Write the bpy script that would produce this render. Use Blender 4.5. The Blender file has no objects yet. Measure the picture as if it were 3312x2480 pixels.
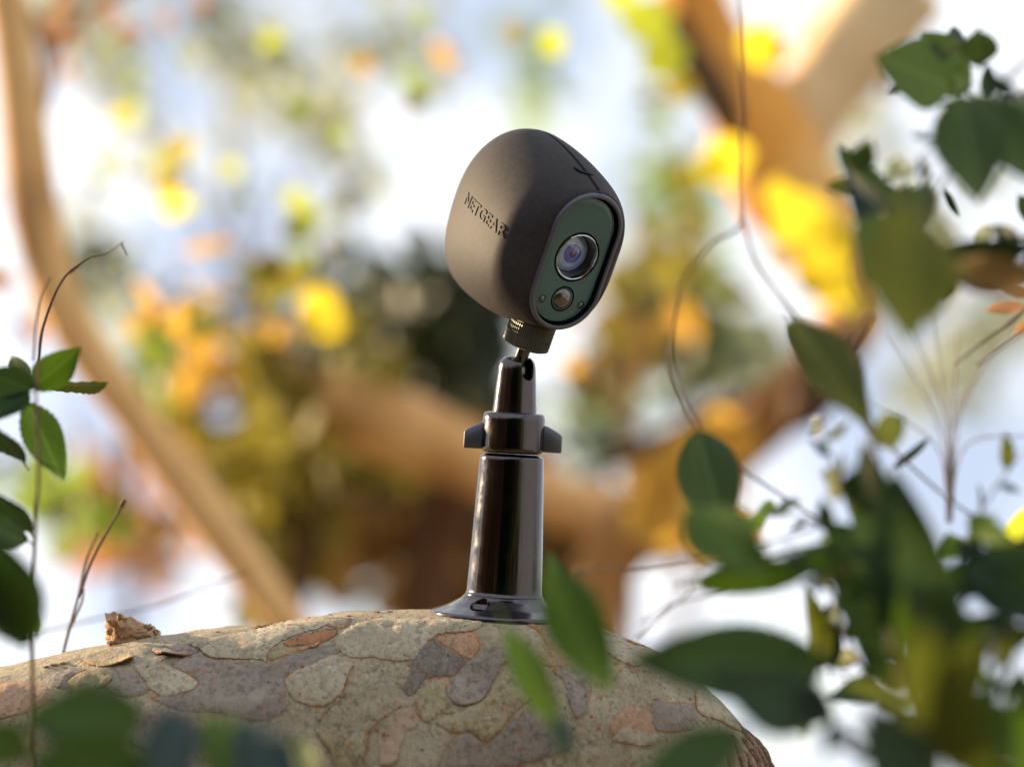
import bpy, bmesh, math, random
import numpy as np
from mathutils import Vector, Matrix, noise
from mathutils.bvhtree import BVHTree
from mathutils.geometry import delaunay_2d_cdt, tessellate_polygon

random.seed(7)
rng = np.random.default_rng(7)
sc = bpy.context.scene
COL = sc.collection
R = math.radians

# ---------------------------------------------------------------- camera, sky, sun, exposure
PITCH = R(9.0)
FOCAL, D0 = 100.0, 1.024
CAM = Vector((0, 0, 1.60))
cam = bpy.data.cameras.new('camera')
cam.lens, cam.sensor_width = FOCAL, 36.0
cam.clip_start, cam.clip_end = 0.02, 2000
cam.dof.use_dof = True
cam.dof.focus_distance = D0 - 0.014
cam.dof.aperture_fstop = 4.0
cam.dof.aperture_blades = 0
camo = bpy.data.objects.new('camera', cam)
COL.objects.link(camo)
camo.location = CAM
camo.rotation_euler = (math.pi / 2 + PITCH, 0, 0)
sc.camera = camo

SUN_DIR = Vector((-0.83, 0.48, 0.25)).normalized()
SUN_EL = math.asin(SUN_DIR.z)
SUN_AZ = math.atan2(SUN_DIR.x, SUN_DIR.y)
w = bpy.data.worlds.new('World')
sc.world = w
w.use_nodes = True
nt = w.node_tree
sky = nt.nodes.new('ShaderNodeTexSky')
sky.sky_type = 'NISHITA'
sky.sun_disc = False
sky.sun_elevation = SUN_EL
sky.sun_rotation = SUN_AZ
sky.air_density, sky.dust_density, sky.ozone_density = 1.0, 0.7, 1.6
tcw = nt.nodes.new('ShaderNodeTexCoord')
cl = nt.nodes.new('ShaderNodeTexNoise')                     # thin bright cloud all round the sky
cl.inputs['Scale'].default_value, cl.inputs['Detail'].default_value, cl.inputs['Roughness'].default_value = 9.0, 3.0, 0.5
nt.links.new(tcw.outputs['Generated'], cl.inputs['Vector'])
cr_ = nt.nodes.new('ShaderNodeValToRGB')
cr_.color_ramp.elements[0].position, cr_.color_ramp.elements[1].position = 0.20, 0.40
nt.links.new(cl.outputs['Fac'], cr_.inputs[0])
cm_ = nt.nodes.new('ShaderNodeMix'); cm_.data_type = 'RGBA'
nt.links.new(cr_.outputs[0], cm_.inputs[0])
nt.links.new(sky.outputs[0], cm_.inputs[6])
c2_ = nt.nodes.new('ShaderNodeTexNoise')                    # bright tops and greyer, bluer undersides
c2_.inputs['Scale'].default_value, c2_.inputs['Detail'].default_value = 14.0, 2.0
nt.links.new(tcw.outputs['Generated'], c2_.inputs['Vector'])
c3_ = nt.nodes.new('ShaderNodeValToRGB')
c3_.color_ramp.elements[0].position, c3_.color_ramp.elements[0].color = 0.36, (1.25, 1.46, 1.86, 1)
c3_.color_ramp.elements[1].position, c3_.color_ramp.elements[1].color = 0.60, (2.65, 2.72, 2.85, 1)
nt.links.new(c2_.outputs['Fac'], c3_.inputs[0])
nt.links.new(c3_.outputs[0], cm_.inputs[7])
nt.links.new(cm_.outputs[2], nt.nodes['Background'].inputs[0])
nt.nodes['Background'].inputs[1].default_value = 0.105
sl = bpy.data.lights.new('sun', 'SUN')
sl.energy, sl.angle, sl.color = 3.1, R(0.6), (1.0, 0.75, 0.46)
so = bpy.data.objects.new('sun', sl)
COL.objects.link(so)
so.rotation_euler = SUN_DIR.to_track_quat('Z', 'Y').to_euler()
so.location = (-3, 3, 4)
vs = sc.view_settings
vs.view_transform, vs.look, vs.gamma, vs.use_curve_mapping = 'Standard', 'None', 1.0, False
vs.exposure = 2.30
sc.cycles.use_denoising = True
sc.cycles.max_bounces = 8
sc.cycles.sample_clamp_indirect = 4.0

# ---------------------------------------------------------------- frames of reference
RIGHT = Vector((1, 0, 0))
FWD = Vector((0, math.cos(PITCH), math.sin(PITCH)))
UP = Vector((0, -math.sin(PITCH), math.cos(PITCH)))
K = 0.36 / 2212.0                      # metres per layout unit at 1 m

def P(px, py, d=D0):
    """a point of the place from the survey sheet: across, down, distance"""
    return CAM + FWD * d + RIGHT * ((px - 1106) * K * d) + UP * ((828 - py) * K * d)

def unit(d):
    return K * d

# ---------------------------------------------------------------- helpers
def tag(o, label=None, cat=None, group=None, kind=None):
    if label: o['label'] = label
    if cat: o['category'] = cat
    if group: o['group'] = group
    if kind: o['kind'] = kind
    return o

def thing(name, label, cat, loc, group=None, rot=None):
    o = bpy.data.objects.new(name, None)
    o.empty_display_size = 0.02
    COL.objects.link(o)
    o.matrix_world = Matrix.Translation(loc) @ (rot.to_4x4() if rot else Matrix.Identity(4))
    MW[o.name] = o.matrix_world.copy()
    return tag(o, label, cat, group)

MW = {}

def link_mesh(name, me, mat=None, parent=None, world=True, mw=None):
    """link a mesh; its coordinates are in world space unless world is False (then in the parent's frame)"""
    o = bpy.data.objects.new(name, me)
    COL.objects.link(o)
    if mat is not None and not me.materials:
        me.materials.append(mat)
    if parent is not None:
        o.parent = parent
        pm = MW.get(parent.name, Matrix.Identity(4))
        if world:
            o.matrix_basis = pm.inverted() @ (mw or Matrix.Identity(4))
            MW[o.name] = mw.copy() if mw else Matrix.Identity(4)
        else:
            o.matrix_basis = mw or Matrix.Identity(4)
            MW[o.name] = pm @ o.matrix_basis
    else:
        if mw: o.matrix_basis = mw
        MW[o.name] = o.matrix_basis.copy()
    return o

def mesh(name, V, F, smooth=True):
    me = bpy.data.meshes.new(name)
    me.from_pydata([tuple(v) for v in V], [], [tuple(f) for f in F])
    me.update()
    if smooth:
        me.polygons.foreach_set('use_smooth', [True] * len(me.polygons))
    return me

def sharp(me, deg=35):
    me.set_sharp_from_angle(angle=R(deg))
    return me

def catmull(pts, n=8):
    pts = [Vector(p) for p in pts]
    if len(pts) < 3:
        a, b = pts[0], pts[-1]
        return [a.lerp(b, i / n) for i in range(n + 1)]
    out = []
    ext = [pts[0] * 2 - pts[1]] + pts + [pts[-1] * 2 - pts[-2]]
    for i in range(1, len(ext) - 2):
        p0, p1, p2, p3 = ext[i - 1:i + 3]
        for k in range(n):
            t = k / n
            out.append(0.5 * ((2 * p1) + (p2 - p0) * t + (2 * p0 - 5 * p1 + 4 * p2 - p3) * t * t + (3 * p1 - p0 - 3 * p2 + p3) * t ** 3))
    out.append(pts[-1])
    return out

def tube_data(pts, radii, seg=8, lump=0.0, lf=1.0, seed=0.0, base=0):
    """tapered tube along pts (Vectors) with a radius per point; uneven when lump > 0"""
    V, F = [], []
    n = len(pts)
    ref = Vector((0.13, 0.95, 0.21))
    for i, p in enumerate(pts):
        t = (pts[min(i + 1, n - 1)] - pts[max(i - 1, 0)]).normalized()
        a = t.cross(ref)
        if a.length < 1e-4: a = t.cross(Vector((1, 0, 0)))
        a.normalize()
        b = t.cross(a)
        for k in range(seg):
            th = 2 * math.pi * k / seg
            d = a * math.cos(th) + b * math.sin(th)
            r = radii[i]
            if lump:
                q = (p + d * r) * lf
                r *= 1 + lump * noise.noise(q + Vector((seed, seed, seed)))
            V.append(p + d * r)
    for i in range(n - 1):
        for k in range(seg):
            k2 = (k + 1) % seg
            F.append((base + i * seg + k, base + i * seg + k2, base + (i + 1) * seg + k2, base + (i + 1) * seg + k))
    F.append(tuple(base + k for k in range(seg))[::-1])
    F.append(tuple(base + (n - 1) * seg + k for k in range(seg)))
    return V, F

def tube(name, pts, r0, r1=None, mat=None, parent=None, seg=8, n=6, lump=0.0, lf=1.0, seed=0.0, label=None):
    c = catmull(pts, n)
    r1 = r0 if r1 is None else r1
    if isinstance(r0, (list, tuple)):
        m = len(r0) - 1
        rad = []
        for i in range(len(c)):
            s = i / (len(c) - 1) * m
            j = min(int(s), m - 1)
            rad.append(r0[j] + (r0[j + 1] - r0[j]) * (s - j))
    else:
        rad = [r0 + (r1 - r0) * i / (len(c) - 1) for i in range(len(c))]
    V, F = tube_data(c, rad, seg, lump, lf, seed)
    o = link_mesh(name, mesh(name, V, F), mat, parent)
    if label: o['label'] = label
    return o

# ---------------------------------------------------------------- materials
def new_mat(name):
    m = bpy.data.materials.new(name)
    m.use_nodes = True
    n = m.node_tree
    return m, n, n.nodes['Principled BSDF']

def N(n, typ, **kw):
    x = n.nodes.new(typ)
    for k, v in kw.items():
        setattr(x, k, v)
    return x

def ramp(n, src, stops):
    r = N(n, 'ShaderNodeValToRGB')
    els = r.color_ramp.elements
    els[0].position, els[0].color = stops[0][0], (*stops[0][1], 1)
    els[1].position, els[1].color = stops[-1][0], (*stops[-1][1], 1)
    for p, c in stops[1:-1]:
        e = els.new(p)
        e.color = (*c, 1)
    n.links.new(src, r.inputs[0])
    return r.outputs[0]

def tex_noise(n, scale, detail=4, rough=0.55, dist=0.0, coord='Object', vec=None):
    t = N(n, 'ShaderNodeTexNoise')
    t.inputs['Scale'].default_value = scale
    t.inputs['Detail'].default_value = detail
    t.inputs['Roughness'].default_value = rough
    t.inputs['Distortion'].default_value = dist
    if vec is None:
        vec = N(n, 'ShaderNodeTexCoord').outputs[coord]
    n.links.new(vec, t.inputs['Vector'])
    return t.outputs['Fac']

def mix(n, fac, a, b, blend='MIX'):
    m = N(n, 'ShaderNodeMix', data_type='RGBA', blend_type=blend)
    for i, v in ((0, fac), (6, a), (7, b)):
        if isinstance(v, (int, float)): m.inputs[i].default_value = v
        elif isinstance(v, tuple): m.inputs[i].default_value = (*v, 1)
        else: n.links.new(v, m.inputs[i])
    return m.outputs[2]

def bump(n, bsdf, h, strength=0.3, dist=0.001):
    b = N(n, 'ShaderNodeBump')
    b.inputs['Strength'].default_value = strength
    b.inputs['Distance'].default_value = dist
    n.links.new(h, b.inputs['Height'])
    n.links.new(b.outputs[0], bsdf.inputs['Normal'])

def plain(name, col, rough=0.5, metal=0.0, coat=0.0, spec=0.5, var=0.0, vscale=60, bscale=0, bstr=0.2, bdist=0.0004):
    m, n, b = new_mat(name)
    b.inputs['Base Color'].default_value = (*col, 1)
    b.inputs['Roughness'].default_value = rough
    b.inputs['Metallic'].default_value = metal
    b.inputs['Coat Weight'].default_value = coat
    b.inputs['Specular IOR Level'].default_value = spec
    if var:
        f = tex_noise(n, vscale)
        c = ramp(n, f, [(0.3, tuple(x * (1 - var) for x in col)), (0.7, tuple(min(1, x * (1 + var)) for x in col))])
        n.links.new(c, b.inputs['Base Color'])
    if bscale:
        bump(n, b, tex_noise(n, bscale, 3), bstr, bdist)
    return m

def leaf_mat(name, c1, c2, trans=0.4, rough=0.38, tcol=None, vein=False, spec=0.25):
    m, n, b = new_mat(name)
    g = N(n, 'ShaderNodeNewGeometry')
    oi = N(n, 'ShaderNodeObjectInfo')
    ad = N(n, 'ShaderNodeMath', operation='ADD')
    n.links.new(g.outputs['Random Per Island'], ad.inputs[0])
    n.links.new(oi.outputs['Random'], ad.inputs[1])
    fr = N(n, 'ShaderNodeMath', operation='FRACT')
    n.links.new(ad.outputs[0], fr.inputs[0])
    base = mix(n, fr.outputs[0], c1, c2)
    f = tex_noise(n, 5.0, 3)
    base = mix(n, f, base, mix(n, 0.5, base, (c1[0] * 1.5, c1[1] * 1.25, c1[2] * 0.7)))
    if vein:
        sx = N(n, 'ShaderNodeSeparateXYZ')
        n.links.new(N(n, 'ShaderNodeTexCoord').outputs['Object'], sx.inputs[0])
        ab = N(n, 'ShaderNodeMath', operation='ABSOLUTE'); n.links.new(sx.outputs[0], ab.inputs[0])
        midrib = ramp(n, ab.outputs[0], [(0.006, (0.8, 0.8, 0.8)), (0.018, (0, 0, 0))])
        k1 = N(n, 'ShaderNodeMath', operation='MULTIPLY_ADD'); n.links.new(ab.outputs[0], k1.inputs[0]); k1.inputs[1].default_value = -1.0
        n.links.new(sx.outputs[1], k1.inputs[2])
        k2 = N(n, 'ShaderNodeMath', operation='MULTIPLY'); n.links.new(k1.outputs[0], k2.inputs[0]); k2.inputs[1].default_value = 11.0
        k3 = N(n, 'ShaderNodeMath', operation='FRACT'); n.links.new(k2.outputs[0], k3.inputs[0])
        side = ramp(n, k3.outputs[0], [(0.0, (0.55, 0.55, 0.55)), (0.16, (0, 0, 0))])
        vv = mix(n, 1.0, midrib, side, 'LIGHTEN')
        base = mix(n, vv, base, tuple(min(1, x * 2.1 + 0.008) for x in c2))
        sp = ramp(n, tex_noise(n, 16, 3, 0.6), [(0.66, (0, 0, 0)), (0.72, (0.8, 0.8, 0.8))])
        base = mix(n, sp, base, (0.06, 0.035, 0.012))
    n.links.new(base, b.inputs['Base Color'])
    b.inputs['Roughness'].default_value = rough
    b.inputs['Specular IOR Level'].default_value = spec
    tr = N(n, 'ShaderNodeBsdfTranslucent')
    tc = mix(n, 0.5, base, tcol or tuple(min(1, x * 2.2) for x in c2))
    n.links.new(tc, tr.inputs['Color'])
    mx = N(n, 'ShaderNodeMixShader')
    mx.inputs[0].default_value = trans
    n.links.new(b.outputs[0], mx.inputs[1])
    n.links.new(tr.outputs[0], mx.inputs[2])
    n.links.new(mx.outputs[0], n.nodes['Material Output'].inputs[0])
    return m

def bark_mat(name, stops, scale=9, stretch=(1, 1, 0.45), rough=0.85, bscale=120, bstr=0.5, bdist=0.004):
    m, n, b = new_mat(name)
    tc = N(n, 'ShaderNodeTexCoord')
    mp = N(n, 'ShaderNodeMapping')
    mp.inputs['Scale'].default_value = stretch
    n.links.new(tc.outputs['Object'], mp.inputs['Vector'])
    f = tex_noise(n, scale, 4, 0.55, 0.6, vec=mp.outputs[0])
    c = ramp(n, f, stops)
    f2 = tex_noise(n, scale * 9, 3, 0.6, vec=mp.outputs[0])
    c = mix(n, f2, c, mix(n, 0.45, c, (0.10, 0.06, 0.03)))
    n.links.new(c, b.inputs['Base Color'])
    b.inputs['Roughness'].default_value = rough
    b.inputs['Specular IOR Level'].default_value = 0.25
    bump(n, b, tex_noise(n, bscale, 4), bstr, bdist)
    return m

def plate_mat(name, ca, cb, edge=(0.50, 0.20, 0.05), pale=(0.50, 0.47, 0.40), speck=(0.42, 0.12, 0.03), dots=0.5, uselog=False):
    """smooth flaking bark: fine grain, lichen grains, rust dots, a rusty rim where the plate ends"""
    m, n, b = new_mat(name)
    tc = N(n, 'ShaderNodeTexCoord').outputs['Object']
    big = tex_noise(n, 55, 4, 0.6, 0.4, vec=tc)
    col = mix(n, ramp(n, big, [(0.32, (0, 0, 0)), (0.68, (1, 1, 1))]), ca, cb)
    mid = tex_noise(n, 420, 5, 0.7, vec=tc)
    col = mix(n, ramp(n, mid, [(0.40, (0.72, 0.72, 0.72)), (0.51, (0, 0, 0))]), col, tuple(x * 0.50 for x in ca))
    gr = tex_noise(n, 900, 3, 0.65, vec=tc)
    col = mix(n, ramp(n, gr, [(0.55, (0, 0, 0)), (0.67, (0.65, 0.65, 0.65))]), col, pale)
    st = tex_noise(n, 24, 4, 0.6, 0.8, vec=tc)
    col = mix(n, ramp(n, st, [(0.34, (0.45, 0.45, 0.45)), (0.52, (0, 0, 0))]), col, (ca[0] * 0.62, ca[1] * 0.66, ca[2] * 0.62))
    col = mix(n, ramp(n, st, [(0.56, (0, 0, 0)), (0.72, (0.4, 0.4, 0.4))]), col, (0.52, 0.47, 0.36))
    # rust dots in colonies
    v = N(n, 'ShaderNodeTexVoronoi')
    v.inputs['Scale'].default_value = 330
    n.links.new(tc, v.inputs['Vector'])
    dot = ramp(n, v.outputs['Distance'], [(0.22, (1, 1, 1)), (0.36, (0, 0, 0))])
    colony = ramp(n, tex_noise(n, 75, 4, 0.6, vec=tc), [(0.56 - 0.06 * dots, (0, 0, 0)), (0.66 - 0.06 * dots, (1, 1, 1))])
    sep = N(n, 'ShaderNodeSeparateColor')
    n.links.new(v.outputs['Color'], sep.inputs[0])
    pick = N(n, 'ShaderNodeMath', operation='GREATER_THAN')
    pick.inputs[1].default_value = 0.45
    n.links.new(sep.outputs[0], pick.inputs[0])
    k = mix(n, 1.0, dot, colony, 'MULTIPLY')
    kk = N(n, 'ShaderNodeMath', operation='MULTIPLY')
    n.links.new(k, kk.inputs[0]); n.links.new(pick.outputs[0], kk.inputs[1])
    col = mix(n, kk.outputs[0], col, mix(n, sep.outputs[1], speck, (0.20, 0.07, 0.025)))
    # dark pores
    v2 = N(n, 'ShaderNodeTexVoronoi')
    v2.inputs['Scale'].default_value = 150
    n.links.new(tc, v2.inputs['Vector'])
    pore = ramp(n, v2.outputs['Distance'], [(0.05, (0.8, 0.8, 0.8)), (0.11, (0, 0, 0))])
    col = mix(n, pore, col, (0.045, 0.035, 0.025))
    # rim: how near the broken edge of the plate (stored on the mesh)
    at = N(n, 'ShaderNodeAttribute', attribute_name='rim')
    en = tex_noise(n, 260, 4, 0.7, vec=tc)
    ea = N(n, 'ShaderNodeMath', operation='MULTIPLY_ADD')
    n.links.new(en, ea.inputs[0]); ea.inputs[1].default_value = 1.1
    ea.inputs[2].default_value = -0.55
    es = N(n, 'ShaderNodeMath', operation='ADD')
    n.links.new(at.outputs['Fac'], es.inputs[0]); n.links.new(ea.outputs[0], es.inputs[1])
    ef = ramp(n, es.outputs[0], [(0.55, (0, 0, 0)), (0.85, (1, 1, 1))])
    gap = ramp(n, tex_noise(n, 90, 3, 0.6, vec=tc), [(0.37, (0.08, 0.08, 0.08)), (0.53, (1, 1, 1))])
    ef = mix(n, 1.0, ef, gap, 'MULTIPLY')
    ecol = mix(n, tex_noise(n, 500, 3, vec=tc), edge, (edge[0] * 0.35, edge[1] * 0.35, edge[2] * 0.4))
    col = mix(n, ef, col, ecol)
    n.links.new(col, b.inputs['Base Color'])
    b.inputs['Roughness'].default_value = 0.78
    b.inputs['Specular IOR Level'].default_value = 0.3
    hsum = N(n, 'ShaderNodeMath', operation='ADD')
    n.links.new(mid, hsum.inputs[0]); n.links.new(gr, hsum.inputs[1])
    bump(n, b, hsum.outputs[0], 0.75, 0.0009)
    return m

M = {}
M['rubber'] = plain('skin_rubber', (0.0390, 0.0358, 0.0358), 0.62, spec=0.06, var=0.14, vscale=500, bscale=1900, bstr=0.45, bdist=0.00012)
M['rubber'].node_tree.nodes['Principled BSDF'].inputs['Sheen Weight'].default_value = 0.0
M['rubber'].node_tree.nodes['Principled BSDF'].inputs['Sheen Roughness'].default_value = 0.45
M['rim_rubber'] = plain('rim_rubber', (0.068, 0.072, 0.086), 0.42, spec=0.5, bscale=2600, bstr=0.12, bdist=0.0001)
M['dark'] = plain('black_recess', (0.004, 0.004, 0.004), 0.8, spec=0.08)
M['plate'] = plain('plastic_green_reflection', (0.052, 0.120, 0.114), 0.15, spec=0.6, var=0.06, vscale=30)  # black glossy plastic; its green reflection is put into the base colour
M['chrome'] = plain('polished_ring', (0.55, 0.55, 0.60), 0.10, metal=1.0)
M['barrel'] = plain('black_barrel', (0.012, 0.010, 0.010), 0.18, coat=0.6)
M['lens_outer'] = plain('coated_lens', (0.20, 0.30, 0.50), 0.06, coat=1.0, spec=0.8)
M['lens_mid'] = plain('coated_lens_inner', (0.28, 0.40, 0.58), 0.10, coat=1.0, spec=0.8)
M['lens_core'] = plain('violet_lens', (0.06, 0.08, 0.38), 0.05, coat=1.0, spec=0.8)
M['lens_eye'] = plain('purple_lens', (0.085, 0.022, 0.10), 0.05, coat=1.0)
M['dome'] = plain('glossy_dome', (0.045, 0.035, 0.028), 0.05, coat=1.0, spec=0.9)
M['gunmetal'] = plain('black_nickel', (0.084, 0.078, 0.080), 0.11, metal=1.0, bscale=500, bstr=0.02, bdist=0.0002)
def wear(m, lo, hi, scale=140):
    n = m.node_tree
    b = n.nodes['Principled BSDF']
    tc = N(n, 'ShaderNodeTexCoord').outputs['Object']
    f = tex_noise(n, scale, 5, 0.7, 0.3, vec=tc)
    r = ramp(n, f, [(0.40, (lo,) * 3), (0.72, (hi,) * 3)])
    n.links.new(r, b.inputs['Roughness'])
    d = ramp(n, tex_noise(n, 1500, 2, 0.5, vec=tc), [(0.70, (0, 0, 0)), (0.76, (0.35, 0.35, 0.35))])
    n.links.new(mix(n, d, tuple(b.inputs['Base Color'].default_value[:3]), (0.30, 0.28, 0.25)), b.inputs['Base Color'])
wear(M['gunmetal'], 0.09, 0.24)
M['gun_satin'] = plain('black_nickel_satin', (0.17, 0.175, 0.20), 0.42, metal=1.0, bscale=900, bstr=0.10, bdist=0.0002)
M['steel'] = plain('rod_steel', (0.11, 0.108, 0.106), 0.18, metal=1.0)
M['knurl'] = plain('knurled_metal', (0.105, 0.110, 0.096), 0.50, metal=0.6, spec=0.5)

M['leaf_dark'] = leaf_mat('dark_green_leaf', (0.009, 0.024, 0.011), (0.013, 0.034, 0.010), 0.15, 0.6, (0.04, 0.09, 0.01), vein=True)
M['leaf_mid'] = leaf_mat('green_leaf', (0.032, 0.074, 0.008), (0.055, 0.098, 0.010), 0.34, 0.6, (0.09, 0.18, 0.008), vein=True)
M['leaf_olive'] = leaf_mat('olive_leaf', (0.048, 0.062, 0.008), (0.072, 0.082, 0.010), 0.32, 0.6, (0.12, 0.15, 0.012), vein=True)
M['leaf_blue'] = leaf_mat('blue_green_leaf', (0.009, 0.024, 0.021), (0.013, 0.032, 0.026), 0.12, 0.5, (0.03, 0.07, 0.04), vein=True)
M['leaf_muted'] = leaf_mat('muted_green_leaf', (0.022, 0.048, 0.014), (0.034, 0.062, 0.018), 0.22, 0.6, (0.06, 0.11, 0.02), vein=True)
M['leaf_yellow'] = leaf_mat('yellow_leaf', (0.60, 0.46, 0.020), (0.68, 0.56, 0.030), 0.5, 0.5, (0.95, 0.82, 0.06))
M['leaf_lime'] = leaf_mat('lime_leaf', (0.30, 0.36, 0.030), (0.42, 0.45, 0.035), 0.5, 0.5, (0.62, 0.72, 0.06))
M['leaf_green_bg'] = leaf_mat('fresh_leaf', (0.12, 0.20, 0.03), (0.20, 0.27, 0.04), 0.45, 0.5, (0.35, 0.50, 0.08))
M['leaf_orange'] = leaf_mat('orange_leaf', (0.48, 0.26, 0.035), (0.58, 0.38, 0.07), 0.45, 0.6, (0.75, 0.48, 0.08))
M['leaf_russet'] = leaf_mat('russet_leaf', (0.36, 0.18, 0.08), (0.50, 0.32, 0.18), 0.35, 0.6, (0.45, 0.22, 0.08))
M['leaf_brown'] = leaf_mat('brown_leaf', (0.085, 0.050, 0.018), (0.16, 0.095, 0.030), 0.3, 0.7, (0.26, 0.15, 0.04))
M['leaf_gold'] = leaf_mat('gold_olive_leaf', (0.125, 0.110, 0.018), (0.22, 0.185, 0.026), 0.38, 0.6, (0.40, 0.36, 0.05))
M['leaf_ever'] = leaf_mat('evergreen_leaf', (0.020, 0.032, 0.018), (0.040, 0.055, 0.026), 0.2, 0.5, (0.07, 0.11, 0.04))
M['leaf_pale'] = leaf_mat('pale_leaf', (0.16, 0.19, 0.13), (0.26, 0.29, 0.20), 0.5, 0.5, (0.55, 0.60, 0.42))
M['twig'] = bark_mat('twig_bark', [(0.3, (0.075, 0.042, 0.030)), (0.7, (0.17, 0.10, 0.065))], 60)
M['twig_pale'] = bark_mat('pale_twig_bark', [(0.3, (0.20, 0.135, 0.085)), (0.7, (0.34, 0.25, 0.17))], 60)
M['twig_green'] = bark_mat('green_stem', [(0.3, (0.07, 0.09, 0.025)), (0.7, (0.14, 0.15, 0.05))], 60)
M['bark_tan'] = bark_mat('tan_bark', [(0.30, (0.42, 0.22, 0.09)), (0.42, (0.84, 0.48, 0.18)), (0.6, (0.90, 0.56, 0.23)), (0.75, (0.92, 0.68, 0.38))], 11)
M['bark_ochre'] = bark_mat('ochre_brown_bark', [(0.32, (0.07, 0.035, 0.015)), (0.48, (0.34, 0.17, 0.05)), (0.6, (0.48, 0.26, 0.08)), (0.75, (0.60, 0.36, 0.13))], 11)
M['bark_cream'] = bark_mat('cream_bark', [(0.25, (0.85, 0.60, 0.32)), (0.7, (0.92, 0.72, 0.42))], 7)
M['bark_orange'] = bark_mat('orange_bark', [(0.30, (0.30, 0.12, 0.03)), (0.42, (0.80, 0.32, 0.05)), (0.58, (0.90, 0.42, 0.08)), (0.74, (0.90, 0.56, 0.20))], 12)
M['bark_dim'] = bark_mat('ochre_bark', [(0.32, (0.22, 0.11, 0.04)), (0.44, (0.76, 0.46, 0.18)), (0.6, (0.90, 0.60, 0.27)), (0.75, (0.92, 0.68, 0.36))], 11)
M['bark_brown'] = bark_mat('brown_bark', [(0.3, (0.045, 0.024, 0.014)), (0.7, (0.12, 0.065, 0.035))], 8)
M['bark_grey'] = bark_mat('grey_bark', [(0.3, (0.15, 0.10, 0.07)), (0.7, (0.27, 0.20, 0.15))], 10)

BEIGE_A, BEIGE_B = (0.355, 0.288, 0.18), (0.44, 0.375, 0.26)
M['log'] = plate_mat('branch_bark', (0.30, 0.238, 0.142), (0.385, 0.318, 0.208), dots=0.9)
M['p_beige'] = plate_mat('beige_bark_plate', BEIGE_A, BEIGE_B, dots=0.2)
M['p_olive'] = plate_mat('olive_bark_plate', (0.295, 0.232, 0.12), (0.37, 0.30, 0.17), dots=0.8)
M['p_grey'] = plate_mat('grey_bark_plate', (0.225, 0.180, 0.138), (0.29, 0.235, 0.185), pale=(0.34, 0.31, 0.27), dots=0.45)
M['p_dark'] = plate_mat('dark_bark_plate', (0.145, 0.118, 0.092), (0.205, 0.168, 0.132), pale=(0.30, 0.28, 0.24), dots=0.25)
M['p_rust'] = plate_mat('rust_bark_patch', (0.42, 0.17, 0.060), (0.33, 0.16, 0.080), edge=(0.16, 0.10, 0.05), pale=(0.42, 0.26, 0.15), dots=0.0)
M['p_pink'] = plate_mat('pinkish_bark_plate', (0.44, 0.25, 0.135), (0.33, 0.235, 0.15), pale=(0.48, 0.36, 0.26), dots=0.1)
M['stub'] = plate_mat('broken_stub_bark', (0.33, 0.16, 0.06), (0.42, 0.27, 0.15), pale=(0.62, 0.45, 0.26), dots=0.8)
M['knot'] = plate_mat('knot_bark', (0.18, 0.085, 0.050), (0.30, 0.19, 0.125), pale=(0.45, 0.34, 0.25), dots=0.1)

# ---------------------------------------------------------------- ground (never in the frame, but it lights and is mirrored)
def build_ground():
    nx = 60
    V, F = [], []
    for j in range(nx + 1):
        for i in range(nx + 1):
            x = (i / nx * 2 - 1); y = (j / nx * 2 - 1)
            x = math.copysign(abs(x) ** 3, x) * 600; y = math.copysign(abs(y) ** 3, y) * 600
            V.append((x, y, 0.06 * noise.noise(Vector((x * .4, y * .4, 0)))))
    for j in range(nx):
        for i in range(nx):
            a = j * (nx + 1) + i
            F.append((a, a + 1, a + nx + 2, a + nx + 1))
    m = bark_mat('dry_grass_ground', [(0.3, (0.13, 0.10, 0.055)), (0.55, (0.21, 0.17, 0.095)), (0.75, (0.27, 0.22, 0.13))], 1.3, (1, 1, 1))
    tag(link_mesh('ground', mesh('ground', V, F), m), kind='structure')
build_ground()

# ---------------------------------------------------------------- leaves
LEAF = {}
def near(d):
    return d if d >= 1 else 1 - (1 - d) * 1.95

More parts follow.
